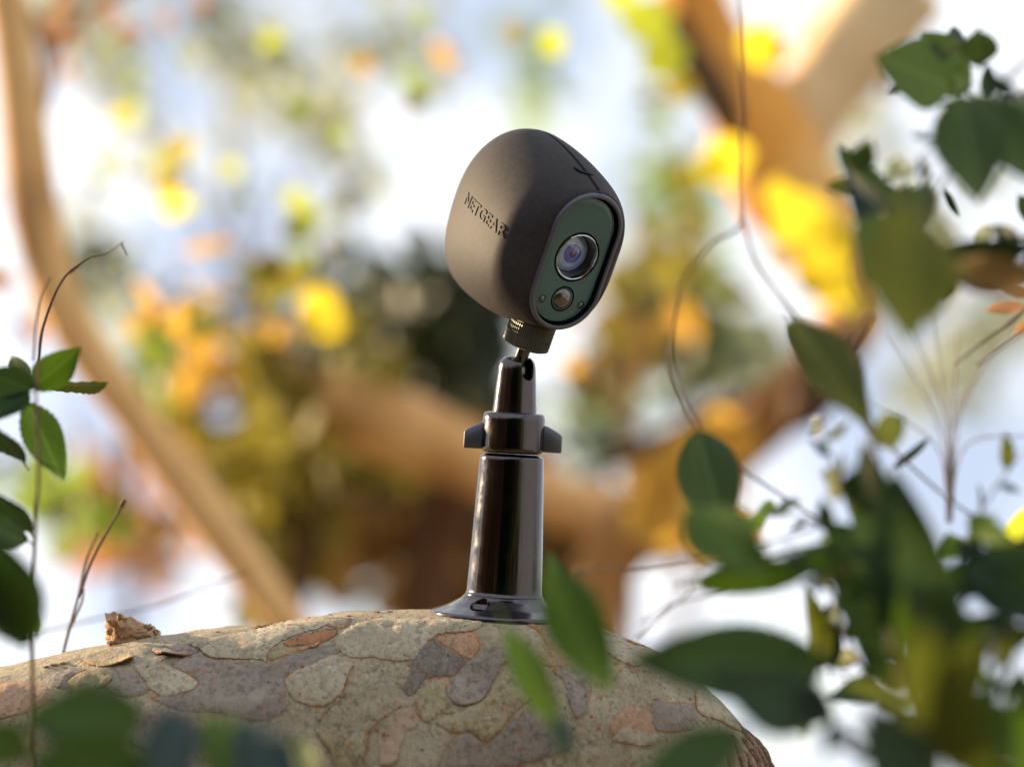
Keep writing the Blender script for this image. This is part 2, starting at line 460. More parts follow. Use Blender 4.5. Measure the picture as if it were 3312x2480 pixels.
def leaf_mesh(shape, matname):
    key = (shape, matname)
    if key in LEAF: return LEAF[key]
    wd, serr, fold, curl, wav = {
        'ovate': (0.25, 0.022, 0.10, 0.06, 0.025), 'broad': (0.32, 0.022, 0.06, 0.10, 0.03),
        'lance': (0.15, 0.02, 0.12, 0.07, 0.02), 'folded': (0.20, 0.03, 0.55, 0.10, 0.02),
        'round': (0.46, 0.02, 0.04, 0.06, 0.02), 'oval': (0.34, 0.0, 0.10, 0.10, 0.02), 'plain': (0.30, 0.0, 0.08, 0.12, 0.03)}[shape]
    ny = 26
    V, F = [], []
    xs = (-1, -0.66, -0.33, 0, 0.33, 0.66, 1)
    for j in range(ny + 1):
        y = j / ny
        half = wd * (math.sin(math.pi * y ** 0.82) ** 0.85 if 0 < y < 1 else 0)
        tooth = 1 + serr * ((j % 2) * 2 - 1) * 1.2
        for x in xs:
            xx = x * half * (tooth if abs(x) == 1 else 1)
            yy = y + (0.018 * abs(x) if serr and j % 2 == 0 else 0)
            z = fold * abs(xx) - curl * y * y + wav * math.sin(7 * y + 2 * x) * abs(x)
            z += 0.006 * math.sin((y * 9 - abs(x) * 1.2) * 2 * math.pi) * (abs(x) > 0.1)      # side veins
            if x == 0: z -= 0.010
            V.append((xx, yy, z))
    w7 = len(xs)
    for j in range(ny):
        for i in range(w7 - 1):
            a = j * w7 + i
            F.append((a, a + 1, a + w7 + 1, a + w7))
    b = len(V)                                                 # stalk
    t = 0.010
    for yy, zz in ((-0.13, 0.02), (0.06, -0.004)):
        V += [(-t, yy, zz), (0, yy, zz - t), (t, yy, zz), (0, yy, zz + t)]
    for i in range(4):
        F.append((b + i, b + (i + 1) % 4, b + 4 + (i + 1) % 4, b + 4 + i))
    me = mesh('leaf_' + shape, V, F)
    me.materials.append(M[matname])
    LEAF[key] = me
    return me

def leaf(parent, a, b, da, db=None, shape='ovate', mat='leaf_mid', roll=0.0, wide=1.0, label=None):
    """one leaf from its stalk end a to its tip b (sheet coordinates), at distances da, db; roll turns it about its own length"""
    db = da if db is None else db
    da, db = near(da), near(db)
    A, B = P(a[0], a[1], da), P(b[0], b[1], db)
    y = B - A
    L = y.length
    y.normalize()
    z = (-FWD - y * (-FWD).dot(y)).normalized()
    z = Matrix.Rotation(R(roll), 3, y) @ z
    x = y.cross(z)
    mw = Matrix(((x.x * L * wide, y.x * L, z.x * L, A.x), (x.y * L * wide, y.y * L, z.y * L, A.y), (x.z * L * wide, y.z * L, z.z * L, A.z), (0, 0, 0, 1)))
    o = link_mesh('leaf', leaf_mesh(shape, mat), None, parent, True, mw)
    if label: o['label'] = label
    return o

def stem(parent, pts, d, w0, w1=None, mat='twig', name='stem', n=6, seg=7, knob=0.0):
    """a twig through sheet points (x, y[, distance]); widths in sheet units"""
    d = near(d)
    q = [P(p[0], p[1], p[2] if len(p) > 2 else d) for p in pts]
    w1 = w0 if w1 is None else w1
    return tube(name, q, w0 / 2 * unit(d), w1 / 2 * unit(d), M[mat], parent, seg, n, lump=0.25 + knob, lf=160, seed=random.random() * 9)

def crown_data(c, rad, n, size, seed, flat=0.0, hollow=0.0):
    """n small pointed leaf blades spread unevenly through an ellipsoid: verts and faces"""
    g = np.random.default_rng(seed)
    V, F = [], []
    k = max(5, n // 28)
    cl = g.normal(size=(k, 3)); cl /= np.linalg.norm(cl, axis=1)[:, None]
    cl *= (g.random((k, 1)) ** (1 / 3.0)) * 0.85
    sp = 0.16 + 0.16 * g.random(k)
    idx = g.integers(0, k, n)
    q = cl[idx] + g.normal(size=(n, 3)) * sp[idx][:, None]
    for i in range(n):
        p = Vector((c[0] + q[i, 0] * rad[0], c[1] + q[i, 1] * rad[1], c[2] + q[i, 2] * rad[2]))
        d = Vector(g.normal(size=3)); d.z -= 0.5; d.normalize()
        s = d.cross(Vector(g.normal(size=3))).normalized()
        nn = d.cross(s)
        L = size * (0.6 + 0.8 * g.random()); W = L * (0.22 + 0.14 * g.random())
        b = len(V)
        V += [p, p + d * L * .33 + s * W, p + d * L * .38 + nn * W * .25, p + d * L * .33 - s * W, p + d * L * .72 + s * W * .7, p + d * L * .74 - s * W * .7, p + d * L]
        F += [(b, b + 1, b + 2), (b, b + 2, b + 3), (b + 1, b + 4, b + 2), (b + 2, b + 5, b + 3), (b + 2, b + 4, b + 6), (b + 2, b + 6, b + 5)]
    return V, F

def crown(parent, blobs, d, mat, size, seed, name='crown', depth=0.5):
    """foliage of one plant: blobs = (x, y, rx, ry, n[, d]) on the sheet"""
    V, F = [], []
    for i, bl in enumerate(blobs):
        dd = bl[5] if len(bl) > 5 else d
        u = unit(dd)
        v, f = crown_data(P(bl[0], bl[1], dd), (bl[2] * u, max(depth * 0.5, bl[2] * u * 0.6), bl[3] * u), bl[4], size, seed * 31 + i)
        b = len(V)
        V += v
        F += [tuple(x + b for x in t) for t in f]
    return link_mesh(name, mesh(name, V, F, False), M[mat], parent)

# ---------------------------------------------------------------- the branch that carries the camera
S0 = unit(D0)                                  # metres per sheet unit at the mount
O = P(1106, 828, D0)                           # middle of the focus plane
def W3(x, y, z):
    """sheet x, y at the mount plus z towards the photographer, all in sheet units, no perspective"""
    return O + RIGHT * ((x - 1106) * S0) + UP * ((828 - y) * S0) - FWD * (z * S0)

LOGR = 318
log_pts = [(-420, 1850, 0), (-200, 1806, 0), (0, 1770, 0), (200, 1724, 0), (400, 1690, 0), (620, 1660, 0), (800, 1640, 0), (960, 1632, 0), (1100, 1640, 0), (1220, 1668, 0),
           (1312, 1710, 4), (1378, 1775, 12), (1412, 1860, 25), (1430, 1990, 45), (1440, 2200, 90)]
log_rad = [335, 332, 322, 322, 320, 318, 318, 318, 318, 316, 312, 308, 306, 300, 300]
MOUNT_X, MOUNT_Y = 1087, 1331

def build_log():
    c = catmull(log_pts, 22)
    m = len(log_rad) - 1
    seg = 260
    V, F = [], []
    n = len(c)
    for i, p in enumerate(c):
        t = (c[min(i + 1, n - 1)] - c[max(i - 1, 0)]).normalized()
        Bv = Vector((0, 0, 1))
        a = Vector((t.y, -t.x, 0))             # outward (up on the sheet)
        if a.length < 1e-5: a = Vector((0, -1, 0))
        a.normalize()
        s = i / (n - 1) * m
        j = min(int(s), m - 1)
        rr = log_rad[j] + (log_rad[j + 1] - log_rad[j]) * (s - j)
        for k in range(seg):
            th = 2 * math.pi * k / seg
            d = a * math.cos(th) + Bv * math.sin(th)
            q = p + d * rr
            e = 7 * noise.noise(q * 0.006) + 3.5 * noise.noise(q * 0.02 + Vector((5, 1, 2))) + 1.1 * noise.noise(q * 0.09)
            q = p + d * (rr + e)
            # a callus on the upper side, where the foot of the mount is screwed down
            hx, hz = q.x - MOUNT_X, q.z
            f = 1 - min(1, max(0, (math.hypot(hx, hz) - 120) / 150))
            if f > 0 and q.y < p.y and th < 6.3:
                f = f * f * (3 - 2 * f)
                tgt = MOUNT_Y - 2.5 + 0.057 * hx + 0.6 * noise.noise(q * 0.05)
                q.y += (tgt - q.y) * f
            V.append(W3(q.x, q.y, q.z))
    for i in range(n - 1):
        for k in range(seg):
            k2 = (k + 1) % seg
            F.append((i * seg + k, i * seg + k2, (i + 1) * seg + k2, (i + 1) * seg + k))
    F.append(tuple(range(seg))[::-1])
    F.append(tuple((n - 1) * seg + k for k in range(seg)))
    return V, F

branch = thing('branch', 'thick flaking branch with mottled grey and beige bark carrying the camera mount', 'branch', P(900, 1640))
_V, _F = build_log()
log_bvh = BVHTree.FromPolygons(_V, _F)
log_me = mesh('bark', _V, _F)
at = log_me.attributes.new('rim', 'FLOAT', 'POINT')
link_mesh('bark', log_me, M['log'], branch)

def seat(x, y):
    """where the line of sight through sheet point x, y meets the branch"""
    d = (P(x, y, 1.0) - CAM).normalized()
    h = log_bvh.ray_cast(CAM, d)
    if h[0] is None: return None, None
    return h[0], (h[1] if h[1].dot(d) < 0 else -h[1])

def conv(pts, z):
    if z == 'A': return [(x / 1.843 / 1.4973, (1850 + y / 1.843) / 1.4973) for x, y in pts]
    if z == 'B': return [((900 + x / 1.843) / 1.4973, (1900 + y / 1.843) / 1.4973) for x, y in pts]
    if z == 'C': return [((2000 + x / 1.686) / 1.4973, (1800 + y / 1.686) / 1.4973) for x, y in pts]
    return pts

def outline(pts, rough, seed, step=3.2):
    """closed smooth outline with a crumbly edge"""
    n = len(pts)
    out = []
    for i in range(n):
        p0, p1, p2, p3 = [Vector((*pts[(i + k - 1) % n], 0)) for k in range(4)]
        k = max(2, int((p2 - p1).length / step))
        for j in range(k):
            t = j / k
            q = 0.5 * ((2 * p1) + (p2 - p0) * t + (2 * p0 - 5 * p1 + 4 * p2 - p3) * t * t + (3 * p1 - p0 - 3 * p2 + p3) * t ** 3)
            nv = Vector((q.x, q.y, seed * 3.7))
            q += Vector((noise.noise(nv * 0.16), noise.noise(nv * 0.16 + Vector((9, 4, 1))), 0)) * rough
            q += Vector((noise.noise(nv * 0.45), noise.noise(nv * 0.45 + Vector((3, 8, 1))), 0)) * rough * 0.5
            out.append(q.to_2d())
    return out

def dist_edge(q, poly_a, poly_b):
    ab = poly_b - poly_a
    t = np.clip(((q - poly_a) * ab).sum(1) / np.maximum((ab * ab).sum(1), 1e-9), 0, 1)
    return np.sqrt((((poly_a + ab * t[:, None]) - q) ** 2).sum(1)).min()

def bark_plate(pts, z, mat, h=0.75, rough=2.2, seed=1, rimw=5.0, lip=0.0, lipdir=(0, 1), grid=7.5, name='bark_plate', label=None):
    """one plate of bark lying on the branch: h mm proud, thinning to a broken rim; lip lifts one side off the branch"""
    pl = outline(conv(pts, z), rough, seed)
    keep = [p for p in pl if seat(p.x, p.y)[0] is not None]
    if len(keep) < 8: return
    pa = np.array([(p.x, p.y) for p in keep]); pb = np.roll(pa, -1, 0)
    lo, hi = pa.min(0), pa.max(0)
    inner = []
    def inside(q):
        c = False
        for (x1, y1), (x2, y2) in zip(pa, pb):
            if (y1 > q[1]) != (y2 > q[1]) and q[0] < (x2 - x1) * (q[1] - y1) / (y2 - y1) + x1: c = not c
        return c
    y = lo[1]
    row = 0
    while y < hi[1]:
        x = lo[0] + (row % 2) * grid / 2
        while x < hi[0]:
            q = np.array((x + random.uniform(-1, 1), y + random.uniform(-1, 1)))
            if inside(q) and dist_edge(q, pa, pb) > 2.2: inner.append(tuple(q))
            x += grid
        y += grid
        row += 1
    ring = []                                      # a row of points just inside the rim, for the rolled edge
    nb = len(keep)
    allp = [Vector(p) for p in pa] + [Vector(p) for p in inner]
    res = delaunay_2d_cdt(allp, [], [list(range(nb))], 1, 1e-4)
    v2, faces = res[0], res[2]
    V, F, rim = [], [], []
    rimk = (1.0, 0.72, 0.9, 0.6, 1.0, 0.8)[seed % 6]
    ld = Vector(lipdir).normalized()
    mid = Vector(((lo + hi) / 2)); ext = max(1, max(abs((Vector(p) - mid).dot(ld)) for p in pa))
    ok = []
    for v in v2:
        s, nr = seat(v.x, v.y)
        if s is None:
            s, nr = log_bvh.find_nearest(P(v.x, v.y))[:2]
        de = dist_edge(np.array((v.x, v.y)), pa, pb)
        hh = h * 0.001 * (0.55 + 0.45 * min(1, de / 5)) * (1 + 0.35 * noise.noise(Vector((v.x, v.y, seed)) * 0.05)) if de > 0.4 else h * 0.00045
        if lip:
            k = max(0, (Vector((v.x, v.y)) - mid).dot(ld) / ext)
            hh += lip * 0.001 * k ** 2
        V.append(s + nr * hh)
        rim.append(max(0, 1 - de / rimw) * rimk)
        ok.append((s, nr))
    F = [tuple(f) for f in faces]
    # broken edge: a skirt down into the branch
    cnt = {}
    for f in F:
        for i in range(len(f)):
            e = (f[i], f[(i + 1) % len(f)])
            cnt[tuple(sorted(e))] = cnt.get(tuple(sorted(e)), 0) + 1
    low = {}
    for f in list(F):
        for i in range(len(f)):
            a, b = f[i], f[(i + 1) % len(f)]
            if cnt[tuple(sorted((a, b)))] == 1:
                for q in (a, b):
                    if q not in low:
                        s, nr = ok[q]
                        low[q] = len(V)
                        k = 0
                        if lip:
                            k = max(0, (Vector((v2[q].x, v2[q].y)) - mid).dot(ld) / ext)
                        V.append(V[q] - nr * (0.0007 if lip and k > 0.15 else h * 0.001 + 0.0006)); rim.append(1.0)
                F.append((b, a, low[a], low[b]))
    me = mesh(name, V, F)
    sharp(me, 50)
    a = me.attributes.new('rim', 'FLOAT', 'POINT')
    a.data.foreach_set('value', rim)
    o = link_mesh(name, me, M[mat], branch)
    if label: o['label'] = label
    return o

PL = [
 ('B', 'p_beige', 0.9, [(335, 325), (430, 235), (600, 190), (900, 190), (1200, 205), (1160, 258), (945, 282), (850, 370), (790, 435), (640, 430), (560, 415), (470, 420), (400, 400)]),
 ('A', 'p_grey', 0.5, [(1020, 545), (1190, 480), (1250, 522), (1400, 530), (1540, 540), (1600, 560), (1700, 505), (1770, 475), (1980, 432), (2030, 470), (1950, 510), (1800, 585), (1705, 625), (1705, 750), (1690, 835), (1550, 885), (1300, 835), (1100, 825), (900, 750), (1000, 738), (1110, 720), (1185, 670), (1140, 615), (1070, 580)]),
 ('A', 'p_beige', 0.9, [(1130, 430), (1300, 390), (1520, 345), (1700, 300), (1870, 292), (1945, 318), (1800, 365), (1690, 405), (1600, 475), (1585, 530), (1540, 520), (1400, 518), (1260, 512), (1200, 470)]),
 ('A', 'p_rust', 0.35, [(1690, 425), (1760, 385), (1850, 365), (1945, 340), (2015, 345), (1985, 388), (1900, 428), (1800, 440), (1730, 445)]),
 ('A', 'p_olive', 0.5, [(1590, 500), (1650, 448), (1730, 446), (1830, 442), (1900, 432), (1880, 450), (1760, 478), (1690, 500), (1620, 520)]),
 ('A', 'p_dark', 0.6, [(1950, 315), (2010, 285), (2095, 275), (2085, 305), (2040, 335), (1985, 332)]),
 ('A', 'p_beige', 0.9, [(800, 560), (900, 520), (1000, 560), (1100, 605), (1178, 655), (1150, 700), (1050, 728), (980, 740), (900, 700), (860, 640)]),
 ('A', 'p_olive', 0.7, [(420, 690), (400, 650), (480, 600), (580, 590), (650, 620), (665, 650), (600, 690), (480, 710)]),
 ('A', 'p_grey', 0.6, [(300, 620), (420, 575), (500, 580), (430, 620), (395, 650), (410, 690), (350, 690), (290, 660)]),
 ('A', 'p_grey', 0.45, [(670, 600), (790, 590), (860, 645), (890, 700), (840, 730), (740, 740), (640, 700), (668, 655)]),
 ('B', 'p_dark', 0.85, [(930, 292), (870, 345), (805, 430), (785, 520), (750, 600), (760, 633), (800, 640), (838, 600), (875, 545), (985, 528), (1035, 530), (1115, 440), (1050, 388), (962, 335)]),
 ('B', 'p_pink', 0.5, [(942, 288), (1050, 280), (1155, 265), (1200, 318), (1190, 388), (1128, 425), (1045, 375), (965, 330)]),
 ('B', 'p_grey', 0.8, [(1205, 392), (1290, 350), (1395, 370), (1400, 415), (1340, 460), (1280, 558), (1240, 640), (1180, 690), (1080, 700), (1020, 660), (1000, 612), (1045, 540), (1130, 444)]),
 ('B', 'p_beige', 0.95, [(50, 540), (100, 500), (200, 462), (270, 425), (345, 405), (400, 435), (455, 445), (420, 510), (400, 580), (370, 640), (285, 700), (200, 705), (90, 665), (50, 590)]),
 ('B', 'p_pink', 0.7, [(610, 960), (640, 880), (690, 800), (702, 742), (760, 716), (820, 740), (838, 800), (800, 840), (765, 855), (738, 920), (700, 1030), (650, 1055), (605, 1040)]),
 ('B', 'p_olive', 0.8, [(842, 622), (882, 565), (980, 543), (1028, 560), (995, 620), (1035, 688), (980, 735), (900, 800), (850, 780), (822, 715)]),
 ('B', 'p_olive', 1.0, [(1290, 565), (1395, 430), (1500, 470), (1560, 560), (1550, 640), (1440, 710), (1370, 790), (1320, 850), (1240, 912), (1185, 890), (1140, 855), (1050, 868), (980, 830), (950, 790), (1100, 725), (1235, 655)]),
 ('B', 'p_grey', 0.6, [(1060, 880), (1145, 868), (1190, 905), (1240, 925), (1330, 858), (1395, 795), (1520, 695), (1640, 660), (1680, 760), (1750, 830), (1740, 960), (1620, 1000), (1500, 1040), (1300, 1085), (980, 1085), (1000, 960)]),
 ('B', 'p_pink', 0.6, [(1480, 215), (1555, 270), (1600, 350), (1560, 400), (1580, 460), (1700, 470), (1790, 460), (1760, 400), (1650, 350), (1600, 300), (1540, 230)]),
 ('B', 'p_grey', 0.6, [(1640, 485), (1830, 465), (1868, 520), (1840, 700), (1780, 780), (1740, 700), (1700, 560)]),
 ('B', 'p_pink', 0.8, [(1980, 810), (2060, 715), (2150, 722), (2230, 770), (2230, 930), (2100, 900), (1990, 870)]),
 ('C', 'p_grey', 0.8, [(170, 880), (200, 785), (300, 800), (400, 805), (430, 870), (400, 935), (265, 955), (180, 930)]),
 ('C', 'p_beige', 0.9, [(0, 940), (60, 920), (160, 960), (215, 985), (150, 1030), (60, 1020), (-30, 1000)]),
 ('C', 'p_beige', 0.7, [(430, 720), (540, 700), (640, 800), (700, 880), (760, 960), (660, 950), (560, 900), (450, 860), (420, 800)]),
 ('B', 'p_olive', 0.6, [(230, 862), (320, 872), (430, 884), (500, 905), (535, 850), (522, 930), (480, 1075), (360, 1075), (300, 960)]),
 ('B', 'p_beige', 0.7, [(1890, 270), (2000, 290), (2130, 350), (2190, 420), (2140, 470), (2020, 430), (1930, 360)]),
 ('A', 'p_pink', 0.5, [(-40, 700), (60, 650), (180, 660), (280, 690), (300, 760), (170, 830), (40, 860), (-40, 850)]),
 ('A', 'p_grey', 0.6, [(720, 860), (900, 820), (1080, 850), (1150, 930), (1100, 1040), (900, 1060), (740, 980)]),
 ('A', 'p_olive', 0.6, [(1180, 900), (1340, 900), (1500, 930), (1560, 1010), (1540, 1150), (1300, 1170), (1200, 1060)]),
]
for i, (z, mt, h, pts) in enumerate(PL):
    bark_plate(pts, z, mt, h, 2.4, i + 1, lip=(0, 0, 0.9, 0, 1.3)[i % 5], lipdir=(math.cos(i * 1.7), abs(math.sin(i * 1.7))), label='rust coloured fresh bark patch' if mt == 'p_rust' else None)
bark_plate([(905, 455), (960, 438), (1050, 430), (1125, 432), (1190, 458), (1150, 490), (1080, 512), (990, 520), (935, 490)], 'A', 'p_grey', 0.8, 1.6, 91, 5, 3.4, (-0.1, 1), 6, label='curled bark flake lifting off')
bark_plate([(500, 538), (600, 510), (750, 488), (798, 510), (785, 545), (720, 560), (600, 564)], 'A', 'p_olive', 0.8, 1.6, 92, 5, 2.6, (0.4, 1), 6, label='curled bark flake lifting off')
# rust coloured crust lines where old plates have gone, and crumbs along the crest
def crust(pts, z, w, seed, mat='stub', name='bark_crust'):
    q = outline(conv(pts, z) + conv(pts, z)[::-1], 2.5, seed)[: len(pts) * 6]
    V, F = [], []
    c = catmull([Vector((*p, 0)) for p in conv(pts, z)], 10)
    P3, rad = [], []
    for i, p in enumerate(c):
        nv = Vector((p.x, p.y, seed))
        s, nr = seat(p.x + 3 * noise.noise(nv * 0.2), p.y + 3 * noise.noise(nv * 0.2 + Vector((7, 7, 7))))
        if s is None: continue
        P3.append(s + nr * 0.0002)
        rad.append(max(0.00012, w * 0.001 * (0.6 + 0.9 * noise.noise(nv * 0.35))))
    if len(P3) < 4: return
    V, F = tube_data(P3, rad, 6)
    me = mesh(name, V, F)
    link_mesh(name, me, M[mat], branch)
for i, (z, pts) in enumerate([
    ('B', [(240, 800), (300, 720), (390, 640), (420, 520)]), ('B', [(520, 1060), (540, 900), (560, 830), (640, 760), (740, 700)]),
    ('B', [(740, 600), (790, 510), (780, 440), (830, 370), (940, 285)]), ('B', [(380, 1060), (360, 960), (280, 870)]),
    ('A', [(0, 870), (80, 850), (150, 830)]), ('B', [(1480, 200), (1560, 250), (1610, 340)]), ('B', [(1830, 700), (1865, 600), (1850, 480)]),
    ('C', [(190, 775), (290, 795), (410, 805)]), ('C', [(560, 760), (620, 830), (660, 880)]), ('A', [(1500, 345), (1620, 310), (1760, 292), (1870, 290)]),
    ('B', [(1930, 265), (2050, 310), (2180, 350)]), ('B', [(960, 745), (1040, 740), (1080, 735)]), ('B', [(905, 780), (900, 830), (925, 880)])]):
    crust(pts, z, 0.42, 40 + i)

def crumb(x, y, s, seed, mat='stub'):
    c, nr = seat(x, y)
    if c is None: return
    bm = bmesh.new()
    bmesh.ops.create_icosphere(bm, subdivisions=2, radius=1)
    for v in bm.verts:
        v.co *= 0.75 + 0.5 * noise.noise(v.co * 1.8 + Vector((seed, seed, 0)))
        v.co = Vector((v.co.x * 1.4, v.co.y, v.co.z * 0.6)) * s * S0 + c
    me = bpy.data.meshes.new('bark_crumb')
    bm.to_mesh(me); bm.free()
    link_mesh('bark_crumb', me, M[mat], branch)
for i, (x, y, s) in enumerate([(826, 1318, 9), (815, 1322, 7), (842, 1321, 6), (755, 1330, 5), (560, 1352, 6), (570, 1351, 5), (715, 1327, 4), (120, 1436, 9), (100, 1440, 7), (139, 1432, 8), (470, 1364, 4), (668, 1334, 4), (1440, 1392, 5), (1405, 1386, 4), (1068, 1350, 5), (1078, 1352, 4)]):
    crumb(x, y, s, i)

def build_stub():
    """the broken-off side twig: a split, crumbling stub with a jagged mouth"""
    seg, rows = 44, 16
    base_c, axis = W3(296, 1420, -10), (UP * 1 - RIGHT * 0.16).normalized()
    a = RIGHT; b = axis.cross(a).normalized(); a = b.cross(axis)
    V, F = [], []
    for j in range(rows + 1):
        t = j / rows
        for k in range(seg):
            th = 2 * math.pi * k / seg
            top = 86 + 18 * math.cos(th - 2.6) + 18 * noise.noise(Vector((math.cos(th) * 2.2, math.sin(th) * 2.2, 4))) + 8 * noise.noise(Vector((th * 5, 1, 1)))
            top *= 0.62 + 0.38 * max(0, math.cos(th - math.pi) * 0.5 + 0.5) ** 0.7
            r = (66 - 13 * t) * (1 + 0.12 * noise.noise(Vector((math.cos(th) * 3, math.sin(th) * 3, t * 5))) + 0.05 * noise.noise(Vector((math.cos(th) * 9, math.sin(th) * 9, t * 16))))
            r *= 1 + 0.05 * math.sin(t * 26 + 2 * math.sin(th * 2))
            V.append(base_c + (a * math.cos(th) * r + b * math.sin(th) * r * 0.7 + axis * (top * t)) * S0)
    for j in range(rows):
        for k in range(seg):
            k2 = (k + 1) % seg
            F.append((j * seg + k, j * seg + k2, (j + 1) * seg + k2, (j + 1) * seg + k))
    n0 = len(V)
    for rr, dz in ((0.72, -6), (0.45, -18), (0.0, -24)):
        for k in range(seg):
            p = V[rows * seg + k]; th = 2 * math.pi * k / seg
            cc = sum((V[rows * seg + q] for q in range(seg)), Vector()) / seg
            V.append(cc + (p - cc) * rr + axis * ((dz + 7 * noise.noise(Vector((th * 4, rr * 9, 2)))) * S0))
    for j in range(3):
        o0 = rows * seg if j == 0 else n0 + (j - 1) * seg
        for k in range(seg):
            k2 = (k + 1) % seg
            F.append((o0 + k, o0 + k2, n0 + j * seg + k2, n0 + j * seg + k))
    me = sharp(mesh('broken_stub', V, F), 40)
    a_ = me.attributes.new('rim', 'FLOAT', 'POINT')
    a_.data.foreach_set('value', [0.5 if i > (rows - 1) * seg else 0.25 for i in range(len(V))])
    st = link_mesh('broken_stub', me, M['stub'], branch)
    for i, (x, y, s) in enumerate([(246, 1340, 9), (262, 1330, 8), (240, 1362, 8), (328, 1352, 8), (340, 1362, 7), (243, 1385, 7), (275, 1334, 6), (318, 1350, 5)]):
        bm = bmesh.new()
        bmesh.ops.create_icosphere(bm, subdivisions=2, radius=1)
        for v in bm.verts:
            v.co *= 0.7 + 0.7 * noise.noise(v.co * 1.9 + Vector((i * 3, 1, 0)))
            v.co = v.co * s * 1.2 * S0 + W3(x, y, 34)
        m2 = bpy.data.meshes.new('splinter'); bm.to_mesh(m2); bm.free()
        link_mesh('splinter', m2, M['stub'], st)
build_stub()

# wrinkled knot low on the right
for i, pts in enumerate([[(1588, 1560), (1612, 1590), (1640, 1630), (1668, 1680)], [(1602, 1592), (1622, 1620), (1640, 1650), (1650, 1700)], [(1580, 1585), (1596, 1620), (1606, 1655), (1610, 1700)],
                         [(1617, 1570), (1648, 1600), (1672, 1640), (1686, 1690)], [(1596, 1612), (1618, 1642), (1626, 1672), (1628, 1710)], [(1560, 1580), (1575, 1615), (1580, 1650), (1582, 1700)]]):
    P3 = []
    for p in catmull([Vector((*q, 0)) for q in pts], 8):
        s, nr = seat(p.x, p.y)
        if s is None: s, nr = log_bvh.find_nearest(P(p.x, p.y))[:2]
        P3.append(s)
    V, F = tube_data(P3, [0.0007 + 0.0012 * math.sin(math.pi * k / (len(P3) - 1)) for k in range(len(P3))], 8, 0.3, 400, i)
    link_mesh('bark_wrinkle', mesh('bark_wrinkle', V, F), M['knot'], branch)

# ---------------------------------------------------------------- the mount
AX_TILT = 3.27
def mount_frame():
    up = (UP * math.cos(R(AX_TILT)) + RIGHT * math.sin(R(AX_TILT))).normalized()
    up = (up - (-FWD) * 0.004).normalized()
    x = (RIGHT - up * RIGHT.dot(up)).normalized()
    y = up.cross(x)                              # away from the photographer
    return Matrix((x, y, up)).transposed()
mount_rot = mount_frame()
mount = thing('camera_mount', 'glossy black metal stand with winged collar screwed onto the branch', 'camera mount', W3(1086, 1336, 0), rot=mount_rot)

def lathe(prof, seg=128):
    V, F = [], []
    for r, z in prof:
        for k in range(seg):
            th = 2 * math.pi * k / seg
            V.append((r * math.cos(th) * S0, r * math.sin(th) * S0, z * S0))
    for j in range(len(prof) - 1):
        for k in range(seg):
            k2 = (k + 1) % seg
            F.append((j * seg + k, j * seg + k2, (j + 1) * seg + k2, (j + 1) * seg + k))
    F.append(tuple(range(seg))[::-1])
    F.append(tuple((len(prof) - 1) * seg + k for k in range(seg)))
    return V, F

def fillet(prof, rs):
    """round the corners of a profile; rs = radius per point (0 keeps it)"""
    out = []
    for i, (p, r) in enumerate(zip(prof, rs)):
        if r == 0 or i in (0, len(prof) - 1):
            out.append(p); continue
        a, b, c = Vector(prof[i - 1]), Vector(p), Vector(prof[i + 1])
        u, v = (a - b).normalized(), (c - b).normalized()
        for k in range(6):
            t = k / 5
            out.append(tuple((b + u * r) * (1 - t) ** 2 + b * 2 * t * (1 - t) + (b + v * r) * t * t))
    return out

def cut(me, cutter_me, mw=None):
    """subtract one closed mesh from another"""
    a = bpy.data.objects.new('a', me); b = bpy.data.objects.new('b', cutter_me)
    if mw: b.matrix_world = mw
    COL.objects.link(a); COL.objects.link(b)
    md = a.modifiers.new('x', 'BOOLEAN'); md.object = b; md.operation = 'DIFFERENCE'; md.solver = 'EXACT'
    dg = bpy.context.evaluated_depsgraph_get()
    dg.update()
    out = bpy.data.meshes.new_from_object(a.evaluated_get(dg))
    bpy.data.objects.remove(a); bpy.data.objects.remove(b)
    return out

def lathe_part(name, prof, mat, parent=mount, deg=28, seg=128):
    V, F = lathe(prof, seg)
    me = sharp(mesh(name, V, F), deg)
    return link_mesh(name, me, M[mat], parent, False)

# foot: thin rim, slightly hollow cone, screw holes
foot = fillet([(0.5, 0), (154, 0), (158, 6), (156, 13), (150, 15), (122, 25), (92, 43), (86, 50), (70, 52), (0.5, 52)], [0, 1.5, 3, 3, 2, 6, 5, 3, 0, 0])
V, F = lathe(foot)
fm = mesh('foot_plate', V, F)
for az in (-118, 2, 122):
    hole = fillet([(0.5, -20), (17, -20), (17, 24), (24, 34), (24, 90), (0.5, 90)], [0] * 6)
    v2, f2 = lathe(hole, 40)
    x, y = 112 * math.cos(R(az)) * S0, 112 * math.sin(R(az)) * S0
    fm = cut(fm, mesh('hole', v2, f2), Matrix.Translation((x, y, 0)))
fm.name = 'foot_plate'
fm.polygons.foreach_set('use_smooth', [True] * len(fm.polygons))
sharp(fm, 28)
foot_o = link_mesh('foot_plate', fm, M['gunmetal'], mount, False)
for az in (-118, 2, 122):
    v2, f2 = lathe([(0.5, 2), (15, 2), (15, 8), (11, 10), (0.5, 10)], 24)
    o = link_mesh('screw_head', sharp(mesh('screw_head', v2, f2)), M['gun_satin'], foot_o, False, Matrix.Translation((112 * math.cos(R(az)) * S0, 112 * math.sin(R(az)) * S0, 0)))

